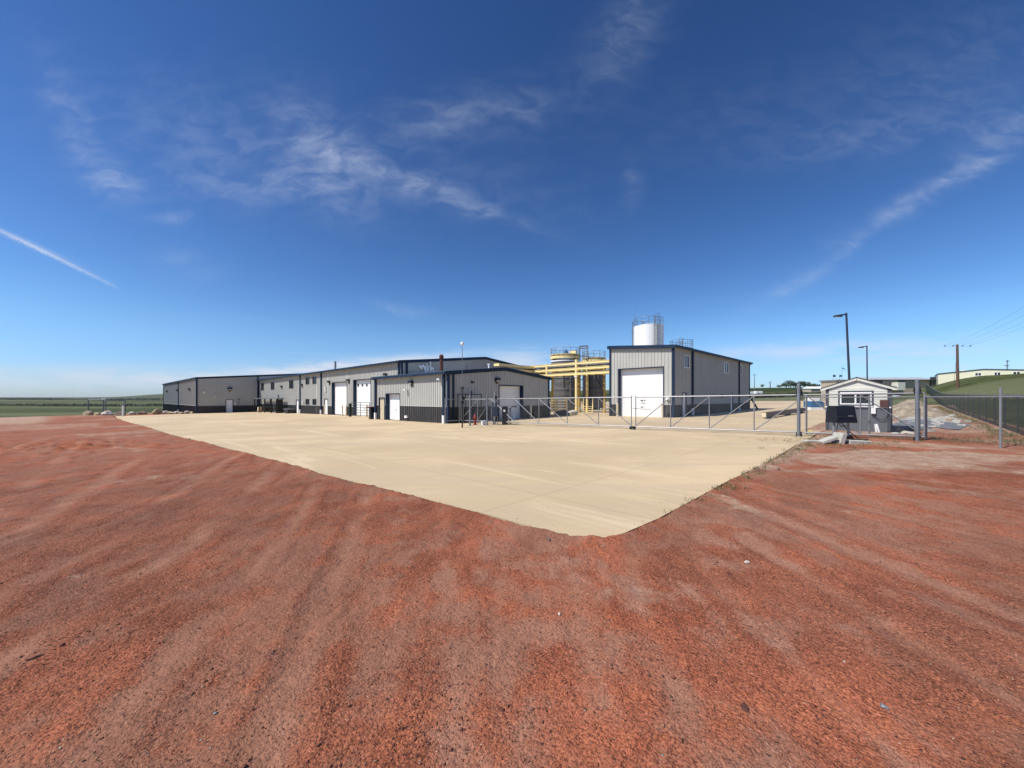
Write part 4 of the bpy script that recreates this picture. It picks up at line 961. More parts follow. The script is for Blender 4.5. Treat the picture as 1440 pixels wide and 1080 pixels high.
t2 = tank('slightly lower grey tank with railed platform, right of the ladder tower', 49.6, 32.4, 1.6, 5.1, 5.85, 6.85)
def tpart(o, name, mat, fn): m = MB(); fn(m); return m.build(name, M[mat], o)
tpart(t1,'dome','blue',lambda m: m.lathe((.2,0,6.15-zg+.1),[(0,0),(.3,0),(.34,.2),(.3,.5),(.12,.66),(.12,.8),(0,.85)],18))
tpart(t1,'motor','yellow',lambda m: (m.bbox((.6,-1.0,7.9),(1.2,-.3,8.55),.04), m.box((.5,-1.5,8.0),(.8,-1.1,8.5))))
tpart(t1,'pipework','galv',lambda m: (m.path([(-1.9,-1.0,3.6),(-1.9,-1.0,6.4),(-1.6,-.6,6.4)],.06,8), m.path([(-1.2,-1.8,1),(-1.2,-1.8,5.6),(-.2,-2.1,5.6),(-.2,-2.1,2)],.06,8), m.path([(-2.1,-.4,5.4),(-1.5,-1.75,5.3),(.1,-2.15,5.3)],.05,8), m.path([(-1.5,-1.7,4.2),(.4,-2.15,4.2),(.4,-2.15,5.2)],.05,8)))
tpart(t2,'pipework','shack_trim',lambda m: (m.path([(-1.5,-.9,5.5),(-.6,-1.7,3.2),(.2,-1.75,1.)],.07,8), m.path([(-1.2,-1.3,5.6),(-.3,-1.8,3.4)],.05,8)))
tpart(t2,'motor','black',lambda m: m.bbox((-1.2,.3,7.6),(-.9,.6,7.95),.03))
o = thing('ladder_tower','tall galvanised ladder tower with safety hoop between the two tanks','ladder tower',(46.6,32.2,zg),R_(-45))
m = MB()
for xx in (-.55,.55):
    for yy in (-.4,.4): m.tube((xx,yy,0),(xx,yy,9.1),.06,6)
m.build('leg', M['galv'], o); m = MB()
for k in range(8): zz = 1+k*1.12; m.tube((-.55,-.4,zz),(.55,-.4,zz),.035,5); m.tube((-.55,.4,zz),(.55,.4,zz),.035,5); m.tube((-.55,-.4,zz),(-.55,.4,zz),.035,5); m.tube((.55,-.4,zz),(.55,.4,zz),.035,5)
m.beam((-.62,-.45,9.1),(.62,-.45,9.18),.1,.1); m.beam((-.62,.45,9.1),(.62,.45,9.18),.1,.1); m.build('brace', M['galv'], o)
m = MB()
for xx in (-.2,.1): m.tube((xx,-.46,.2),(xx,-.46,8.9),.03,5)
for k in range(29): m.tube((-.2,-.46,.3+k*.3),(.1,-.46,.3+k*.3),.02,4)
m.build('ladder', M['galv'], o)
# clutter under the rack
o = thing('pallet_rack','low rack of stacked pale yellow steel trays before the left tank','rack',(33.2,26.6,float(plane(33.2,26.6))),R_(-45))
for k in range(5): tpart(o,'tray','cream',lambda m: (m.box((-1.15,-.5,.35+k*.28),(1.15,.5,.42+k*.28)),))
for xx in (-1.15,0,1.15): tpart(o,'upright','yellow_worn_shaded',lambda m: (m.box((xx-.05,-.56,0),(xx+.05,-.5,1.75)), m.box((xx-.05,.5,0),(xx+.05,.56,1.75))))
rock('scrap_heap','low brown heap of dirt and scrap before the rack of trays','heap',32.4,25.2,(2.6,1.5,.7),M['rock_dark'],33)
rock('scrap_heap','grey-brown dirt heap to the right of the rack of trays','heap',33.6,24.6,(1.8,1.2,.55),M['rock_pale'],35)
o = thing('tank_tote','pale box container at the right corner of the shed','container',(31.6,26.4,float(plane(31.6,26.4))),R_(-45)); tpart(o,'body','concrete_chunk',lambda m: m.bbox((-.35,-.3,0),(.35,.3,1.3),.05)); tpart(o,'valve','black',lambda m: (m.tube((0,0,1.3),(0,0,1.75),.09,8), m.tube((-.2,0,1.6),(.2,0,1.6),.05,6)))
o = thing('stair_steps','short yellow metal steps with curved handrails under the pipe rack','steps',(35.8,24.2,float(plane(35.8,24.2))),R_(-60))
for k in range(4): tpart(o,'tread','yellow',lambda m: m.box((-.45,k*.28-.1,.18+k*.2),(.45,k*.28+.16,.23+k*.2)))
for xx in (-.5,.5): tpart(o,'stringer','yellow',lambda m: m.beam((xx,-.2,.05),(xx,1.0,.95),.06,.16)); tpart(o,'handrail','yellow',lambda m: m.path([(xx,-.15,.1),(xx,.0,.95),(xx,.95,1.75),(xx,1.05,.9)],.025,6))
o = thing('pipe_railing','long white pipe railing in the gap beside the tall building','railing',(0,0,0))
for k in range(5): x, y = 38.9+k*.8, 21.6+k*.1; tpart(o,'post','white',lambda m: m.tube((x,y,-1.75),(x,y,.3),.045,6))
tpart(o,'rail','white',lambda m: (m.tube((38.9,21.6,.3),(42.1,22.,.3),.04,6), m.tube((35.5,22.4,-1.1),(42.1,22.,-1.1),.05,6)))
def silo(name, label, x, y, r, zt, mat, zrail, cage_a, group):
    zg = float(plane(x,y)); o = thing(name, label, 'silo', (x,y,zg), 0, group); H = zt-zg
    m = MB(); prof = [(0,0),(r,0)]; k = 0
    while k < H-.2: k += 1.1; prof += [(r, min(k,H-.1)-.03),(r+.015,min(k,H-.1)),(r,min(k,H-.1)+.03)]
    m.lathe((0,0,0), prof+[(r*1.01,H-.02),(r*.6,H+.22),(0,H+.35)], 56); m.build('shell', M[mat], o, False)
    rail_ring(o, (0,0), r*.97, H, zrail-zt, 'galv_dark', 14, rr=.035)
    e = holder('caged_ladder', o); ca, sa = math.cos(cage_a), math.sin(cage_a); m = MB()
    T = lambda u, w, z: ((r+.18+w)*ca-u*sa, (r+.18+w)*sa+u*ca, z)
    for u in (-.25,.25): m.tube(T(u,0,.5),T(u,0,H+1.2),.035,6)
    z = .6
    while z < H+1.2: m.tube(T(-.25,0,z),T(.25,0,z),.02,4); z += .33
    m.build('ladder', M['galv_dark'], e); m = MB(); z = 2.6
    while z < H+1.5:
        pts = [T(.38*math.cos(t)*1.0, .0+.72*math.sin(t), z) for t in np.linspace(0, math.pi, 9)]; m.path(pts, .014 if z < H else .02, 4); z += .95 if z < H-1.2 else .45
    for t in np.linspace(0, math.pi, 6): m.tube(T(.38*math.cos(t), .72*math.sin(t), 2.6), T(.38*math.cos(t), .72*math.sin(t), H+1.5), .010, 4)
    m.build('safety_cage', M['galv_dark'], e)
    return o, H
s1, H = silo('storage_silo','tall white cylindrical silo with railing and caged ladder behind the tall building',57.2,27.6,2.2,11.0,'silo',12.15,R_(-128),'round silos behind the tall building')
tpart(s1,'vent','galv_dark',lambda m: (m.tube((-.6,.6,H),(-.6,.6,H+.75),.14,8),)); tpart(s1,'fill_pipe','galv_dark',lambda m: (m.tube((-1.72,1.72,0),(-1.72,1.72,H+.75),.09,8), m.tube((-1.5,1.4,H),(-1.5,1.4,H+2.8),.02,5), m.tube((-1.9,1.9,H-.9),(-1.5,1.5,H-.9),.04,5)))
s2, H = silo('storage_silo','lower dark silo whose railing and ladder cage just clear the roof of the tall building',62.9,24.9,1.75,7.85,'galv_dark',9.1,R_(-160),'round silos behind the tall building')
tpart(s2,'vent','galv',lambda m: m.tube((-.3,.3,H),(-.3,.3,H+.5),.12,8))

# ------------------------------------------------------------------ guard shack
G = thing('guard_shack','small guard shack with a gable roof and white-framed window behind the gate','guard shack',(24.85,.42,0))
zb = -1.72; L = 2.28; dp = 3.2; ze, zr2 = .50, .93; ws = -.42
gab = lambda s: ze+(zr2-ze)*(1-abs(s-L/2)/(L/2))
wop = (.62,1.76,-.30,.29)
wf = Wall((0,0),(0,1),(-1,0),L,gab,[wop],brk=(L/2,))
wls = [wf, Wall((0,0),(1,0),(0,-1),dp,lambda s: ze), Wall((0,L),(1,0),(0,1),dp,lambda s: ze), Wall((dp,0),(0,1),(1,0),L,gab,brk=(L/2,))]
up, lo, lap = MB(), MB(), MB()
for w in wls:
    strips(up, up, w.O, w.d, w.n, w.L, lambda s: ws, w.top, w.ops, 0, brk=w.brk); strips(lo, lo, w.O, w.d, w.n, w.L, lambda s: zb, lambda s: ws, w.ops, 0)
    zz = ws+.02
    while zz < ze+.0:      # lap siding courses
        for a, b in ([(0, w.L)] if not (w is wf and wop[2]-.02 < zz+.1 and zz < wop[3]) else [(0, wop[0]), (wop[1], w.L)]):
            vs = [w.P(a+.02,zz,.004), w.P(b-.02,zz,.004), w.P(b-.02,zz,.016), w.P(a+.02,zz,.016), w.P(a+.02,zz+.118,.004), w.P(b-.02,zz+.118,.004)]
            up.add(vs, [(0,1,2,3),(3,2,5,4)])
        zz += .12
    s = .2
    while s < w.L: w.box(lo, s-.012, s+.012, zb, ws-.03, .002, .010); s += .4
up.build('wall', M['shack_wall'], G); lo.build('wainscot', M['shack_dark'], G)
m = MB(); wf.box(m, -.04, L+.04, ws-.03, ws+.03, .004, .04); wf.box(m, .55, 1.85, -.40, -.36, .04, .1); m.build('ledge', M['white'], G)
m = MB()
for x, y in ((0,0),(0,L),(dp,0),(dp,L)): m = MB(); m.box((x-.03,y-.03 if y == 0 else y-.09,zb),(x+.09 if x == 0 else x+.03,y+.09 if y == 0 else y+.03,ze-.01)); m.build('corner_trim', M['shack_trim'], G)
ov = .22; m = MB(); zs = (zr2-ze)/(L/2); z0_ = ze-zs*ov
vs = [(x,y,z+k) for x in (-.07,dp+.1) for k in (.03,.09) for y, z in ((-ov,z0_),(L/2,zr2),(L+ov,z0_))]
m.add(vs, [(3,4,10,9),(4,5,11,10),(0,6,7,1),(1,7,8,2),(0,1,4,3),(1,2,5,4),(6,9,10,7),(7,10,11,8),(0,3,9,6),(2,8,11,5)]); m.build('roof', M['shingle'], G)
m = MB(); m.beam((-.085,-ov,z0_-.02),(-.085,L/2,zr2-.02),.03,.09); m.beam((-.085,L/2,zr2-.02),(-.085,L+ov,z0_-.02),.03,.09); m.build('bargeboard', M['shack_wall'], G)
e = holder('window', G)
m = MB(); u0, u1, z0w, z1w = wop; t = .055
wf.box(m,u0-.07,u1+.07,z1w,z1w+.07,.0,.03); wf.box(m,u0-.07,u0,z0w-.07,z1w,.0,.03); wf.box(m,u1,u1+.07,z0w-.07,z1w,.0,.03); wf.box(m,u0,u1,z0w-.07,z0w,.0,.03); m.build('surround', M['shack_trim'], e)
m = MB(); wf.box(m,u0,u1,z1w-.10,z1w,-.05,.045); wf.box(m,u0,u1,z0w,z0w+t,-.05,.05); wf.box(m,u0,u0+t,z0w+t,z1w-.1,-.05,.045); wf.box(m,u1-t,u1,z0w+t,z1w-.1,-.05,.045); wf.box(m,(u0+u1)/2-.03,(u0+u1)/2+.03,z0w+t,z1w-.1,-.05,.04); m.build('frame', M['white'], e)
m = MB(); wf.box(m,u0+t,u1-t,z0w+t,z1w-.1,-.04,-.03); m.build('pane', M['glass'], e)
m = MB(); wf.box(m,.48,.64,-.72,-.44,.01,.09); m.build('outlet_box', M['white'], G)
m = MB(); wf.box(m,.52,.60,-.80,-.72,.02,.08); m.path([wf.P(.56,-.78,.07),wf.P(.5,-.88,.08),wf.P(.34,-.98,.08),wf.P(.2,-.98,.08),wf.P(.1,-.88,.08),wf.P(.05,-.6,.07),wf.P(.06,-.3,.06)],.016,6); m.build('cable', M['black'], G)
m = MB(); wf.box(m,.06,.34,-.42,-.08,.02,.1); m.build('panel_box', M['rust'], G)
m = MB(); m.beam(wf.P(.36,-1.58,.12), wf.P(.44,-1.2,.05), .05, .05); m.beam(wf.P(.46,-1.58,.12), wf.P(.5,-1.2,.05), .05, .05); m.build('bracket', M['white'], G)
m = MB(); wf.box(m,-.0,.1,-1.5,-1.25,.03,.06); m.build('tag_plate', M['shack_trim'], G)
m = MB(); m.box((-.25,-.2,-1.8),(dp+.2,L+.2,-1.62)); m.build('base_slab', M['concrete_chunk'], G)
o = thing('tyre_bundle','black bag slumped at the right corner of the guard shack','bag',(24.9,.1,gz(24.9,.1))); rk = rock('bag_body',None,None,0,0,(.5,.4,.35),M['black'],40,z=0); rk.parent = o
tpart(o,'tie','galv_dark',lambda m: m.tube((0,0,.3),(0,.05,.42),.02,6))
for k, (x, y, s, lb) in enumerate([(24.55,-.1,(.5,.35,.16),'flat broken concrete chunk at the right corner of the guard shack'), (24.2,.25,(.35,.3,.12),'small concrete chunk in front of the guard shack corner')]): rock('concrete_chunk', lb, 'concrete chunk', x, y, s, M['concrete_chunk'], 50+k, 'concrete chunks around the gate opener')

# gate opener box on the right with its slabs
z = float(plane(19.85,1.72)); o = thing('gate_opener','large black gate opener box on two galvanised legs before the guard shack','gate opener',(19.85,1.72,z),R_(-45))
m = MB(); a, b = .345, .40; zt, zb2 = 1.37, .72
vs = [(-a,-.22,zt),(a,-.22,zt),(a,.22,zt),(-a,.22,zt),(-b,-.30,zb2),(b,-.30,zb2),(b,.26,zb2),(-b,.26,zb2)]
m.add(vs, [(0,1,2,3),(4,7,6,5),(0,4,5,1),(1,5,6,2),(2,6,7,3),(3,7,4,0)]); m.build('cover', M['black'], o)
m = MB(); m.box((-.38,-.30,.93),(.36,-.262,.95)); m.build('seam', M['shack_trim'], o)
m = MB(); 
for xx in (.06,.13,.19): m.box((xx,-.296,.96),(xx+.045,-.272,1.01))
m.build('badge', M['galv_dark'], o)
for xx in (-.27,.29): m = MB(); m.tube((xx,0,-.05),(xx,0,.74),.042,10); m.build('leg', M['galv'], o)
m = MB(); m.path([(-.1,0,.74),(.02,0,.55),(.2,0,.6)],.015,6); m.path([(0,0,.72),(.12,.02,.62),(.42,.05,.32),(.75,.1,.1)],.02,6); m.path([(-.15,-.05,.7),(-.2,-.05,.4),(-.1,-.05,.2),(.0,-.05,.15)],.012,6); m.build('cable', M['black'], o)
rock('motor_debris','dark rusty motor part lying under the gate opener box','debris',20.1,1.55,(.5,.4,.28),M['rust'],61)
def slab(label, x, y, size, rz, tilt, zo=.0):
    z = gz(x,y)+zo; o = thing('concrete_slab', label, 'concrete slab', (x,y,z), R_(rz), 'concrete chunks around the gate opener')
    m = MB(); m.bbox((-size[0]/2,-size[1]/2,0),(size[0]/2,size[1]/2,size[2]),.012); b = m.build('slab_body', M['concrete_chunk'], o); b.rotation_euler = (R_(tilt[0]),R_(tilt[1]),0)
    m = MB(); m.tube((size[0]/2-.02,0,size[2]/2),(size[0]/2+.04,.02,size[2]/2),.008,5); r = m.build('rebar', M['rust'], o); r.rotation_euler = b.rotation_euler
slab('large pale concrete slab propped at a slant before the gate opener', 18.3, 1.95, (.55,.36,.09), -52, (0,-22), .12)
slab('pale slab leaning steeply on the slanted one under the gate opener', 18.55, 1.72, (.16,.5,.42), -50, (0,18), .0)
slab('flat concrete slab right of the gate opener legs', 18.95, 1.2, (.75,.4,.13), -48, (0,2), .0)
slab('flat concrete slab at the very end of the pad near the gate', 18.5, 2.45, (.55,.35,.1), -45, (0,0), .0)
slab('small flat concrete slab behind the slanted one', 19.0, 1.95, (.6,.35,.1), -40, (3,0), .0)

# ------------------------------------------------------------------ yard objects behind the gate
o = thing('steel_beam','long dark brown beam lying on the concrete behind the gate','beam',(34.6,7.5,float(plane(34.6,7.5)))); 
tpart(o,'beam_body','timber',lambda m: m.beam((0,0,.30),(13.9,-.55,.30+.16),.34,.36)); tpart(o,'end_face','cream',lambda m: m.box((-.02,-.15,.14),(-.004,.15,.46)))
for k in (1.5,7.,12.): tpart(o,'bearer','timber',lambda m: m.box((k-.1,-.5-k*.03,-.02),(k+.1,.35-k*.03,.13+k*.0095)))
def stripe(a, b, w=.1):
    m = MB(); a = Vector((*a,0)); b = Vector((*b,0)); d = (b-a).normalized(); n = Vector((-d.y,d.x,0))*w/2
    vs = [a-n, b-n, b+n, a+n]; m.quad(*[(v.x, v.y, float(plane(v.x,v.y))+.004) for v in vs]); o = m.build('painted_line', M['yellow_line']); tag(o, kind='structure')
stripe((23.9,3.28),(31.8,3.65),.14); stripe((27.,7.5),(34.3,7.5),.12)
o = thing('storage_tote','small blue box with white top and base standing far back on the concrete','container',(57.,7.4,float(plane(57.,7.4))),R_(-45))
tpart(o,'body','blue',lambda m: m.bbox((-.7,-.6,.3),(.7,.6,1.0),.03)); tpart(o,'lid','white',lambda m: m.bbox((-.6,-.55,1.0),(.4,.55,1.35),.05)); tpart(o,'base','white',lambda m: m.box((-.75,-.62,.0),(.75,.62,.29))); tpart(o,'side_panel','galv',lambda m: m.box((.702,-.55,.3),(.9,.55,.9)))
o = thing('leaning_plank','dark plank leaning against the far corner of the tall building','plank',(56.9,14.5,float(plane(57,14.5)))); tpart(o,'plank_body','black_steel',lambda m: m.beam((.9,-1.3,0),(-.2,-.78,1.5),.25,.06)); tpart(o,'cleat','black_steel',lambda m: m.beam((.5,-1.25,.45),(.6,-.95,.5),.06,.05))
M['rubble'] = simple('grey_tan_rubble', (.33,.27,.19), .95, 0, .5, 1.1, .08)
def mound(label, cx, cy, rx, ry, h, seed, mat):
    n = 70; g = np.linspace(-1.15, 1.15, n); A, B_ = np.meshgrid(g, g); X = cx+A*rx; Y = cy+B_*ry; q2 = np.hypot(A, B_)+.35*(fbm(X*.7, Y*.7, 3, seed)-.5)
    z = terr(X, Y)-.06+h*(1-sm(q2, .1, 1.))*(.55+.8*fbm(X*1.1, Y*1.1, 4, seed+3))+.22*(fbm(X*3.5, Y*3.5, 3, seed+5)-.5)*(1-sm(q2, .75, 1.))
    V = np.stack([X, Y, z], -1).reshape(-1, 3); i = np.arange(n-1)[:, None]*n; j = np.arange(n-1)[None, :]
    F = np.stack([i+j, i+j+1, i+n+j+1, i+n+j], -1).reshape(-1, 4); o = big_mesh('rubble_pile', V, F, M[mat], smooth=False); tag(o, label, 'rubble', 'rubble heaps behind the guard shack')
mound('grey and tan pile of rubble just behind the guard shack', 43., -.9, 5., 1.9, .75, 71, 'rubble')
mound('long pale heap of rubble farther back beside the slatted fence', 60., -.6, 9., 2.2, 1.1, 73, 'rubble')
m = simple('blue_grey_crushed_rock', (.16,.17,.19), .9, 0, .4, 4., .03); mb = MB(); n = 26; pts = []
for i in range(n): t = 2*math.pi*i/n; rx = 1+.22*math.sin(3*t+1)+.12*math.sin(7*t); pts.append((33.5+6.2*rx*math.cos(t), -.9+1.35*rx*math.sin(t)))
mb.add([(x,y,gz(x,y)+.05) for x, y in pts]+[(33.5,-.9,gz(33.5,-.9)+.16)], [(i,(i+1)%n,n) for i in range(n)]); ob = mb.build('gravel_patch', m, None, True); tag(ob, kind='structure')
rs = random.Random(5)
def rubble_bits():
    mb = MB()
    for i in range(420):
        c = rs.choice([(44,-1.2,4.5,1.4),(58,-.9,5,1.6),(36,-1,6,1.4)]); x, y = rs.gauss(c[0],c[2]*.5), rs.gauss(c[1],c[3]*.5); s = rs.uniform(.05,.22); z = gz(x,y)
        v = [(x+s*rs.uniform(.5,1)*a, y+s*rs.uniform(.5,1)*b, z+s*rs.uniform(.4,.9)*c2) for a in (-1,1) for b in (-1,1) for c2 in (-.2,1)]
        mb.add(v, [(0,1,3,2),(4,6,7,5),(0,4,5,1),(2,3,7,6),(0,2,6,4),(1,5,7,3)])
    o = mb.build('rubble_chunks', M['concrete_chunk']); tag(o, 'scattered pale rubble chunks on the ground behind the guard shack', 'rubble', kind='stuff')
rubble_bits()

# ------------------------------------------------------------------ lamps, poles, wires
def RD(R, D): return (D+R)/Q, (D-R)/Q
def lamp_post(label, R, D, ztop, lean, arm, r=.09):
    x, y = RD(R, D); z = gz(x, y); o = thing('street_lamp', label, 'street lamp', (x,y,z), R_(-45), 'dark parking-lot lamps behind the guard shack')
    h = ztop-z; m = MB(); m.tube((0,0,0),(lean*h,0,h),r,8,r*.75); m.build('pole', M['navy_dull'], o)
    m = MB(); m.tube((lean*h,0,h-.12),(lean*h-arm,0,h-.2),.06,8); m.build('arm', M['navy_dull'], o)
    m = MB(); m.bbox((lean*h-arm-.35,-.16,h-.34),(lean*h-arm+.25,.16,h-.2),.03); l = m.build('lamp_head', M['navy_dull'], o)
    m = MB(); m.box((lean*h-arm-.3,-.13,h-.352),(lean*h-arm+.1,.13,h-.342)); m.build('lens', M['lamp_lens'], l)
    m = MB(); m.lathe((0,0,0),[(.3,-.1),(.3,.6),(.1,.62)],12); m.build('base', M['concrete_chunk'], o)
lamp_post('nearer and taller dark street lamp leaning slightly left above the guard shack', 28.6, 33., 7.2, -.046, .65, .10)
lamp_post('farther and shorter street lamp just right of the taller one', 50.9, 56., 7.55, -.01, .8, .10)
x, y = RD(85.5, 75.); z = gz(x, y); o = thing('utility_pole','brown wooden utility pole with a thin cross-arm standing on the grass slope','utility pole',(x,y,z),R_(-45))
tpart(o,'pole','wood',lambda m: m.tube((0,0,-.3),(-.12,0,10.3-z),.24,10,.17))
tpart(o,'cross_arm','galv',lambda m: m.beam((-2.5,0,10.0-z),(2.4,0,10.0-z),.02,.02))
for xx in (-2.5,-.9,.9,2.4): tpart(o,'insulator','galv_dark',lambda m: m.lathe((xx,0,10.0-z),[(.0,-.08),(.13,-.06),(.15,.06),(.07,.12),(.07,.2),(0,.22)],8))
tpart(o,'guy_wire','wire',lambda m: m.tube((-.2,0,8.6-z),(-.6,.2,0),.02,5))
P1 = [Vector((*RD(85.5+xx*.9, 75.), 10.2)) for xx in (-2.5,-.9,.9,2.4)]
P2 = [Vector((*RD(36+xx*1.2, 16.+xx*.6), 12.6)) for xx in (-4.6,-1.9,.9,3.2)]
for k, nm in enumerate(('lowest','second','third','highest')):
    m = MB(); pts = []
    for i in range(25):
        t = i/24; p = P1[k].lerp(P2[k], t); p.z -= 4*t*(1-t)*1.6; pts.append(p)
    m.path(pts, .009, 4); o = m.build('power_cable', M['wire'], None); tag(o, 'thin dark power cable strung from the wooden utility pole towards the upper right', 'cable', 'power cables from the wooden pole')
x, y = RD(164.,129.5); z = gz(x,y); o = thing('radio_mast','short dark lattice mast behind the cream hilltop building','mast',(x,y,z)); z8 = 12.7-z; tpart(o,'mast','galv_dark',lambda m: (m.tube((0,0,0),(0,0,z8),.2,6,.1),)); tpart(o,'antenna','galv_dark',lambda m: (m.beam((-.7,.7,z8-1.9),(.4,-.4,z8-1.9),.2,.2), m.beam((-.3,.3,z8-.4),(.5,-.5,z8-.4),.2,.2)))
for lb, px, D, zt, rr in (('tall thin pole standing on the far plain right of the tall building', 1061, 200., 12.5, .22), ('shorter thick pole on the far plain left of the dark trees', 1083, 230., 9.8, .35)):
    R0 = (px-720)/550*D; x, y = RD(R0, D); z = gz(x,y); o = thing('far_pole', lb, 'pole', (x,y,z)); tpart(o,'pole','galv_dark',lambda m: m.tube((0,0,0),(0,0,zt-z),rr,6,rr*.6)); tpart(o,'cross_arm','galv_dark',lambda m: m.beam((-.8,.8,zt-z-.6),(.8,-.8,zt-z-.6),.15,.15))

# ------------------------------------------------------------------ hilltop buildings
bx, by = RD(135., 112.); zb = gz(bx, by)-1.5
o = thing('hilltop_building','long cream metal building with a dark roof edge and three windows on the grassy hill','building',(bx,by,0),R_(-90))
hw0, hw1 = -8.8, 24.; ze1, zrg = 7.3, 8.25; eR = 6.4
m = MB(); m.add([(hw0,0,zb-5),(hw1,0,zb-5),(hw1,0,eR),(0,0,zrg),(hw0,0,ze1),(hw0,18,zb-5),(hw1,18,zb-5),(hw1,18,eR),(0,18,zrg),(hw0,18,ze1)],[(0,1,2,3,4),(5,9,8,7,6),(0,4,9,5),(1,6,7,2)])
s = hw0+.5
while s < hw1: m.box((s-.03,-.03,zb-4.9),(s+.03,.0,(zrg+(ze1-zrg)*(s/hw0) if s < 0 else zrg+(eR-zrg)*s/hw1)-.1)); s += 1.2
m.build('wall', M['cream_wall'], o)
m = MB(); m.beam((hw0-.2,-.1,ze1+.06),(0,-.1,zrg+.08),.2,.2); m.beam((0,-.1,zrg+.08),(hw1+.2,-.1,eR+.08),.2,.2)
m.add([(hw0-.2,-.1,ze1+.08),(0,-.1,zrg+.12),(0,18.3,zrg+.12),(hw0-.2,18.3,ze1+.08),(hw1+.4,-.1,eR+.1),(hw1+.4,18.3,eR+.1)],[(0,1,2,3),(1,4,5,2)]); m.build('roof', M['shack_trim'], o)
for a, b in ((-1.6,-.4),(1.9,3.1),(5.2,6.5)):
    e = holder('window', o); mm = MB(); mm.box((a,-.06,6.5),(b,-.01,7.35)); mm.build('frame', M['white'], e)
    for c0, c1 in ((a+.1,(a+b)/2-.07),((a+b)/2+.07,b-.1)): mm = MB(); mm.box((c0,-.09,6.6),(c1,-.065,7.27)); mm.build('pane', M['glass'], e)
tpart(o,'utility_box','shack_trim',lambda m: m.box((.3,-.3,6.0),(.7,-.02,6.5))); tpart(o,'roof_vent','white',lambda m: m.box((-4.2,2,7.5),(-3.2,3,8.4)))
D0 = 122.; cx = (1270-720)/550*D0; bx, by = RD(cx, D0)
o = thing('hilltop_building','low tan building with a long pale grey roof, left of the cream one','building',(bx,by,0),R_(-45))
tpart(o,'wall','tan_wall',lambda m: m.box((-10.5,0,1),(9.6,9,5.75)))
tpart(o,'roof','roof',lambda m: m.add([(-11,-.6,5.75),(10.3,-.6,5.75),(10.3,4.5,6.75),(-11,4.5,6.75),(10.3,9.6,5.75),(-11,9.6,5.75)],[(0,1,2,3),(3,2,4,5),(0,3,5),(1,4,2)]))
tpart(o,'fascia','shack_trim',lambda m: m.box((-11,-.75,5.55),(10.3,-.62,5.8)))
for a, b in ((-9,-6.5),(-1.6,.6)): tpart(o,'door_opening','shack_trim',lambda m: m.box((a,-.06,3.9),(b,-.01,5.4)))
tpart(o,'corner_wall','shack_trim',lambda m: m.box((8.3,-.4,2),(9.9,-.02,6.6)))
tpart(o,'side_shed','shack_wall',lambda m: m.box((-4,-2.5,2.5),(-1.8,-.1,4.9)))
D0 = 100.; R0 = (1184-720)/550*D0; bx, by = RD(R0, D0)
o = thing('flag_building','low grey flat-roofed building showing just above the guard shack roof','building',(bx,by,0),R_(-45)); tpart(o,'wall','tan_wall',lambda m: m.box((-1.4,0,-1.5),(6,5,4.4))); tpart(o,'roof','galv',lambda m: m.bbox((-1.7,-.3,4.4),(6.3,5.3,4.75),.05))
for px, zt, lb, mt, tl in ((1171.5,5.9,'small dark flag on a thin pole, leftmost above the guard shack roof','navy_dull',0),(1180.5,5.9,'small pale and blue flag on a thin pole, middle above the guard shack roof','blue',0),(1184.,7.7,'small dark flag blown slantwise, highest above the guard shack roof','navy_dull',1)):
    D1 = 98.; R1 = (px-720)/550*D1; x, y = RD(R1, D1); z = gz(x,y); o = thing('flag', lb, 'flag', (x,y,z), R_(-45), 'flags above the guard shack')
    tpart(o,'flagpole','galv',lambda m: m.tube((0,0,0),(0,0,zt-z+.1),.035,6)); n = 8; m = MB(); vs = []
    for i in range(n+1):
        t = i/n; sx = t*(.75 if not tl else .95); dz = -t*t*(.15 if not tl else .7); wv = .09*math.sin(t*7)
        vs += [(sx, wv, zt-z+dz-t*.05), (sx, wv+.03, zt-z-(.62 if not tl else .25)*(1-.3*t)+dz)]
    m.add(vs, [(2*i,2*i+2,2*i+3,2*i+1) for i in range(n)]); m.build('cloth', M[mt], o)
D0 = 170.; R0 = (1151-720)/550*D0; bx, by = RD(R0,D0); zz = gz(bx,by)
o = thing('white_barn','low white-roofed building on the far plain left of the guard shack','building',(bx,by,zz),R_(-45)); tpart(o,'wall','tan_wall',lambda m: m.box((-3.2,0,-1),(4,5,1.4))); tpart(o,'roof','white',lambda m: m.add([(-3.5,-.3,1.4),(4.3,-.3,1.4),(4.3,2.5,2.4),(-3.5,2.5,2.4),(4.3,5.3,1.4),(-3.5,5.3,1.4)],[(0,1,2,3),(3,2,4,5),(0,3,5),(1,4,2)]))
for px, lb in ((1053.5,'white box trailer parked on the far plain, left of a pair'),(1066,'white box trailer parked on the far plain, right of a pair')):
    D0 = 168.; R0 = (px-720)/550*D0; x, y = RD(R0,D0); z = gz(x,y); o = thing('box_trailer', lb, 'trailer', (x,y,z), R_(-45), 'white trailers on the far plain')
    tpart(o,'body','white',lambda m: m.bbox((-1.5,-.9,.4),(1.5,.9,1.5),.1)); tpart(o,'wheel','rubber',lambda m: m.tube((-.3,-1,.35),(-.3,1,.35),.33,12)); tpart(o,'drawbar','black_steel',lambda m: m.beam((1.5,0,.5),(2.2,0,.5),.1,.1))

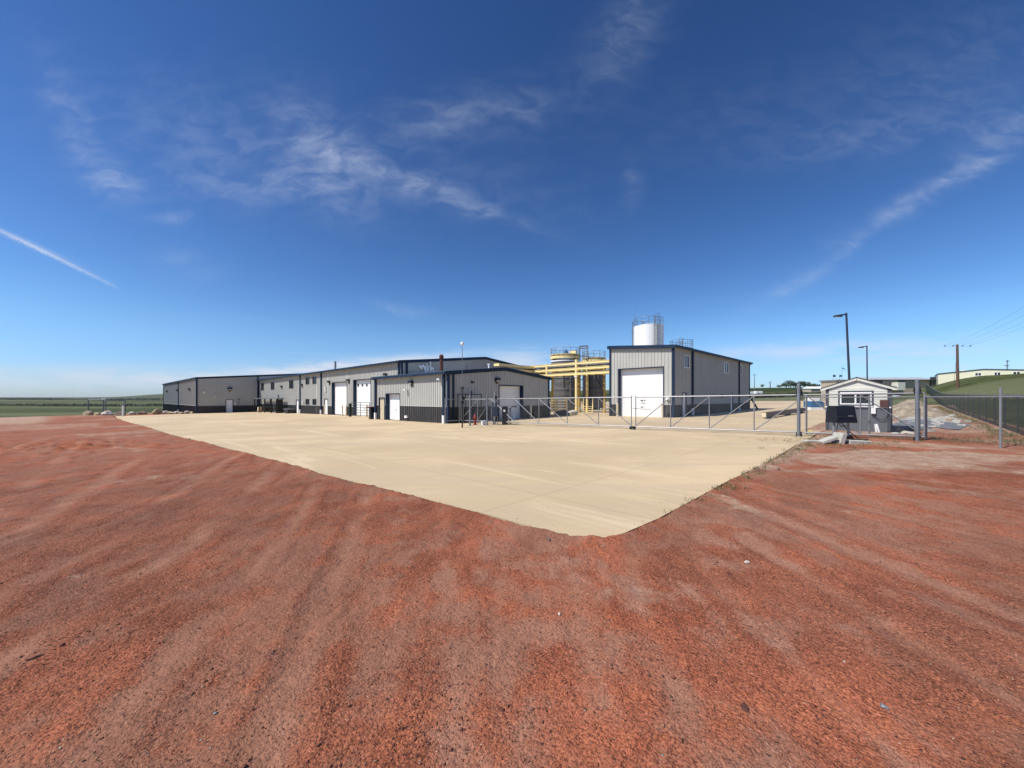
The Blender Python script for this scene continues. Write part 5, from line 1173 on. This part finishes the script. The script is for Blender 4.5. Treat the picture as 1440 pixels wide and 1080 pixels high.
# ------------------------------------------------------------------ trees
def tree(label, R, D, w, h, seed, n=420, group='dark trees on the far plain'):
    x, y = RD(R, D); z = gz(x,y); o = thing('broadleaf_tree', label, 'tree', (x,y,z), 0, group); rs = random.Random(seed)
    m = MB(); m.tube((0,0,-.3),(0,0,h*.5),w*.04,7,w*.02)
    for k in range(5): a = rs.uniform(0,6.28); m.tube((0,0,h*.3),(math.cos(a)*w*.3,math.sin(a)*w*.3,h*.7),w*.018,5,w*.008)
    m.build('trunk', M['bark'], o); m = MB(); cl = [(rs.uniform(-.34,.34)*w, rs.uniform(-.34,.34)*w, h*rs.uniform(.35,.82), w*rs.uniform(.14,.25)) for _ in range(12)]
    for _ in range(n):
        c = rs.choice(cl); v = Vector((rs.gauss(0,1), rs.gauss(0,1), rs.gauss(0,.8))).normalized()*c[3]*rs.uniform(.5,1.05); p = Vector(c[:3])+v
        if p.z > h: p.z = h
        s = w*rs.uniform(.02,.045); a = Vector((rs.gauss(0,1),rs.gauss(0,1),rs.gauss(0,1))).normalized(); b = a.orthogonal().normalized(); a *= s; b *= s*.7
        m.add([p-a-b, p+a-b, p+a+b, p-a+b], [(0,1,2,3)])
    m.build('crown', M['leaf'], o)
for i, (px, w, h, lb) in enumerate([(1106,5,3.1,'dark tree at the left end of the clump behind the gate post'),(1112,6.5,4.2,'tallest dark tree of the clump, second from its left'),(1119,6,3.3,'dark tree in the middle of the clump behind the gate post'),
        (1126,6.5,3.8,'broad dark tree right of the middle of the clump'),(1133,6,3.2,'dark tree at the right end of the clump'),(1072.5,2.6,2.2,'single small round tree on the ridge, left of the clump'),(1096,3.4,1.7,'low bush-like tree between the single tree and the clump'),
        (1143,4.5,2.4,'dark tree just left of the guard shack roof'),(1148,4.5,2.2,'dark tree partly behind the white-roofed building')]):
    D0 = 232.; tree(lb, (px-720)/550*D0, D0, w, h, 80+i)
def shelterbelt(name, label, D0, R0, R1, h, n, seed, wob=6, gap=.0):
    rs = random.Random(seed); m = MB()
    for i in range(n):
        t = rs.random(); R = R0+(R1-R0)*t; D = D0+rs.gauss(0,wob)*.3+wob*math.sin(t*9)
        if vn(np.array(t*60.), np.array(seed*1.), 5) < gap: continue
        x, y = RD(R, D); z = gz(x,y); hh = h*(.45+.6*float(vn(np.array(R*.25), np.array(1.), seed)))
        for _ in range(3):
            p = Vector((x+rs.gauss(0,h*.3), y+rs.gauss(0,h*.3), z+rs.uniform(.02,1)*hh)); s = h*rs.uniform(.12,.3)
            a = Vector((rs.gauss(0,1),rs.gauss(0,1),rs.gauss(0,.6))).normalized(); b = a.orthogonal().normalized(); a *= s; b *= s*.8
            m.add([p-a-b, p+a-b, p+a+b, p-a+b], [(0,1,2,3)])
    o = m.build(name, M['leaf']); tag(o, label, 'trees', kind='stuff')
shelterbelt('shelterbelt','long straight dark row of bushes across the far green plain', 350, -520, -255, 1.7, 7000, 3)
shelterbelt('far_wood','patchy dark woods near the horizon on the left', 1150, -1650, -980, 4.2, 3600, 4, 60, .42)
shelterbelt('far_wood','darker patch of wood at the foot of the distant hill', 1000, -1000, -860, 5, 700, 6, 30, .1)
shelterbelt('shelterbelt','low dark hedge line along the plain behind the tall building', 150, 70, 128, 1.4, 1500, 8, 2)

# ------------------------------------------------------------------ haze
def haze():
    m = bpy.data.materials.new('thin_haze'); m.use_nodes = True; nt = m.node_tree
    nt.nodes.clear(); out = nt.nodes.new('ShaderNodeOutputMaterial'); v = nt.nodes.new('ShaderNodeVolumePrincipled')
    v.inputs['Color'].default_value = (.80,.88,1,1); v.inputs['Density'].default_value = HAZE; v.inputs['Anisotropy'].default_value = .2
    nt.links.new(v.outputs[0], out.inputs['Volume'])
    b = MB(); b.box((-9300,-9300,-12),(9300,9300,46)); o = b.build('haze', m); tag(o, kind='stuff'); tag(o, 'thin pale haze over the plain', 'haze')
HAZE = .00004
haze()

# ------------------------------------------------------------------ sky
SUN_EL, SUN_AZ = 52., 22.     # azimuth measured from the -X wall normal towards +Y
hx, hy = -math.cos(R_(SUN_AZ)), math.sin(R_(SUN_AZ))
def sky():
    w = bpy.data.worlds.new('World'); sc.world = w; w.use_nodes = True; t = NT(w.node_tree); bg = t.n['Background']
    s = t.new('ShaderNodeTexSky', sky_type='NISHITA', sun_disc=False, sun_elevation=R_(SUN_EL), sun_rotation=math.atan2(hx, hy), altitude=600, air_density=1.0, dust_density=.35, ozone_density=3.0)
    hs = t.new('ShaderNodeHueSaturation'); t.put(hs.inputs['Color'], s.outputs[0]); hs.inputs['Saturation'].default_value = 1.12; hs.inputs['Value'].default_value = .1
    gm = t.new('ShaderNodeGamma'); t.put(gm.inputs[0], hs.outputs[0]); gm.inputs[1].default_value = 1.42
    sk = t.vmath('MULTIPLY', gm.outputs[0], (15.1,15.1,15.3))
    d = t.new('ShaderNodeTexCoord').outputs['Generated']
    Rc = t.vmath('DOT_PRODUCT', d, (.70711,-.70711,0)); Dc = t.vmath('DOT_PRODUCT', d, (.70711,.70711,0))
    sep = t.new('ShaderNodeSeparateXYZ'); t.put(sep.inputs[0], d)
    Dm = t.math('MAXIMUM', Dc, .08); u = t.math('MULTIPLY', t.math('DIVIDE', Rc, Dm), 550); v = t.math('MULTIPLY', t.math('DIVIDE', sep.outputs[2], Dm), 550)
    comb = t.new('ShaderNodeCombineXYZ'); t.put(comb.inputs[0], u); t.put(comb.inputs[1], v); uv = comb.outputs[0]
    # warp the sheet coordinates a little so that nothing is a clean ellipse
    wn = t.new('ShaderNodeTexNoise'); t.put(wn.inputs['Vector'], uv); wn.inputs['Scale'].default_value = .011; wn.inputs['Detail'].default_value = 4
    wv = t.vmath('SUBTRACT', wn.outputs['Color'], (.5,.5,.5)); sc3 = t.new('ShaderNodeVectorMath', operation='SCALE'); t.put(sc3.inputs[0], wv); sc3.inputs['Scale'].default_value = 38
    uvw = t.vmath('ADD', uv, sc3.outputs[0]); sw = t.new('ShaderNodeSeparateXYZ'); t.put(sw.inputs[0], uvw)
    def blob(x, y, L, W, ang, st, U=None, V=None, k=1.):
        u0, v0 = x-720, 560-y; a = R_(ang); U = U or sw.outputs[0]; V = V or sw.outputs[1]
        du = t.math('SUBTRACT', U, u0); dv = t.math('SUBTRACT', V, v0)
        p = t.math('ADD', t.math('MULTIPLY', du, math.cos(a)/L), t.math('MULTIPLY', dv, math.sin(a)/L))
        q_ = t.math('ADD', t.math('MULTIPLY', du, -math.sin(a)/W), t.math('MULTIPLY', dv, math.cos(a)/W))
        e = t.math('ADD', t.math('MULTIPLY', p, p), t.math('MULTIPLY', q_, q_))
        return t.math('MULTIPLY', t.math('EXPONENT', t.math('MULTIPLY', e, -1)), st)
    W = [(105,175,95,26,-62,.42),(160,257,38,20,-12,.55),(330,205,170,60,-14,.22),(455,205,75,36,-48,.5),(585,256,140,14,-20,.66),(440,262,70,26,-20,.35),(625,165,75,30,8,.42),(350,262,130,22,-8,.25),
         (240,303,34,8,6,.35),(262,366,48,22,-14,.22),(560,437,34,8,-10,.42),(880,45,85,38,58,.34),(890,255,12,28,0,.26),(1330,258,135,13,28,.66),(1195,345,55,9,38,.35),(1400,185,60,22,32,.38),(1120,395,58,12,33,.42),
         (1215,198,130,24,9,.22),(740,150,60,40,20,.16),(1350,110,170,90,10,.14),(740,160,30,12,5,.2),(330,210,330,120,-8,.07),(1050,170,200,60,6,.08),(620,250,200,40,-12,.12)]
    tot = None
    for b in W: e = blob(*b); tot = e if tot is None else t.math('ADD', tot, e)
    n1 = t.noise(t.mapping(uvw, (1.,2.2,1), (0,0,R_(24))), .02, 6, .56, .5); n2 = t.noise(t.mapping(uvw, (1.,3.2,1), (0,0,R_(-18))), .045, 4, .6, .3)
    wisp = t.math('MULTIPLY', t.ramp(n1, .32, .72), t.math('MULTIPLY_ADD', n2, .9, .35))
    cir = t.math('MULTIPLY', tot, t.math('MULTIPLY_ADD', wisp, 1.15, .22))
    # low hazy bands near the horizon, everywhere around
    az = t.new('ShaderNodeCombineXYZ'); el = sep.outputs[2]
    bands = t.noise(t.mapping(d, (2.2,2.2,26)), 1.3, 6, .58, .5)
    lowb = t.math('MULTIPLY', t.ramp(bands, .47, .66), t.math('MULTIPLY', t.ramp(el, .15, .045), .16))
    hor = None
    for b in [(1150,492,190,11,3,.6),(1290,500,120,8,4,.45),(430,520,230,9,5,.75),(520,512,110,7,4,.5),(110,532,240,16,1,.6),(735,507,45,11,2,.9),(1380,520,120,14,0,.2)]:
        e = blob(*b, U=u, V=v); hor = e if hor is None else t.math('ADD', hor, e)
    hor = t.math('MULTIPLY', hor, t.ramp(t.noise(t.mapping(uv, (1,5,1)), .012, 6, .6, .6), .25, .6))
    # contrail
    ctn = t.noise(uv, .22, 3, .6); vj = t.math('ADD', v, t.math('MULTIPLY', t.math('SUBTRACT', ctn, .5), 5))
    ct = t.math('ADD', blob(68,357,95,2.6,-26,.55,u,vj), blob(30,338,70,4.5,-23,.22,u,vj)); ct = t.math('MULTIPLY', ct, t.ramp(u, -545, -565))
    ct = t.math('MULTIPLY', ct, t.math('MULTIPLY_ADD', ctn, .9, .45))
    f = t.math('ADD', t.math('ADD', t.math('ADD', t.math('MULTIPLY', cir, .38), ct), hor), lowb)
    f = t.math('MULTIPLY', f, t.ramp(Dc, .05, .25), clamp=True)
    hz = t.ramp(sep.outputs[2], -.01, .17); sk = t.mix(1., sk, t.mix(hz, (.50,.64,1.), (1,1,1)), 'MULTIPLY')
    c = t.mix(f, sk, CLOUD)
    t.put(bg.inputs['Color'], c); bg.inputs['Strength'].default_value = SKY
CLOUD = (6.0,6.7,7.9); SKY = .1
sky()
sd = bpy.data.lights.new('sun', 'SUN'); sd.energy = 5.0; sd.angle = R_(.53); sd.color = (1,.945,.86)
so = bpy.data.objects.new('sun', sd); col.objects.link(so)
dv = Vector((hx*math.cos(R_(SUN_EL)), hy*math.cos(R_(SUN_EL)), math.sin(R_(SUN_EL)))); so.rotation_euler = dv.to_track_quat('Z', 'Y').to_euler(); so.location = dv*60

# ------------------------------------------------------------------ camera
cd = bpy.data.cameras.new('camera'); co = bpy.data.objects.new('camera', cd); col.objects.link(co)
cd.sensor_width = 36; cd.lens = 550/1440*36; cd.shift_y = 20/1440; cd.clip_end = 30000; cd.clip_start = .05
co.location = (0,0,0); co.rotation_euler = (R_(90), 0, R_(-45)); sc.camera = co
sc.view_settings.view_transform = 'Standard'; sc.view_settings.look = 'None'; sc.view_settings.exposure = .15; sc.view_settings.gamma = 1
sc.render.resolution_x = 1024; sc.render.resolution_y = 768
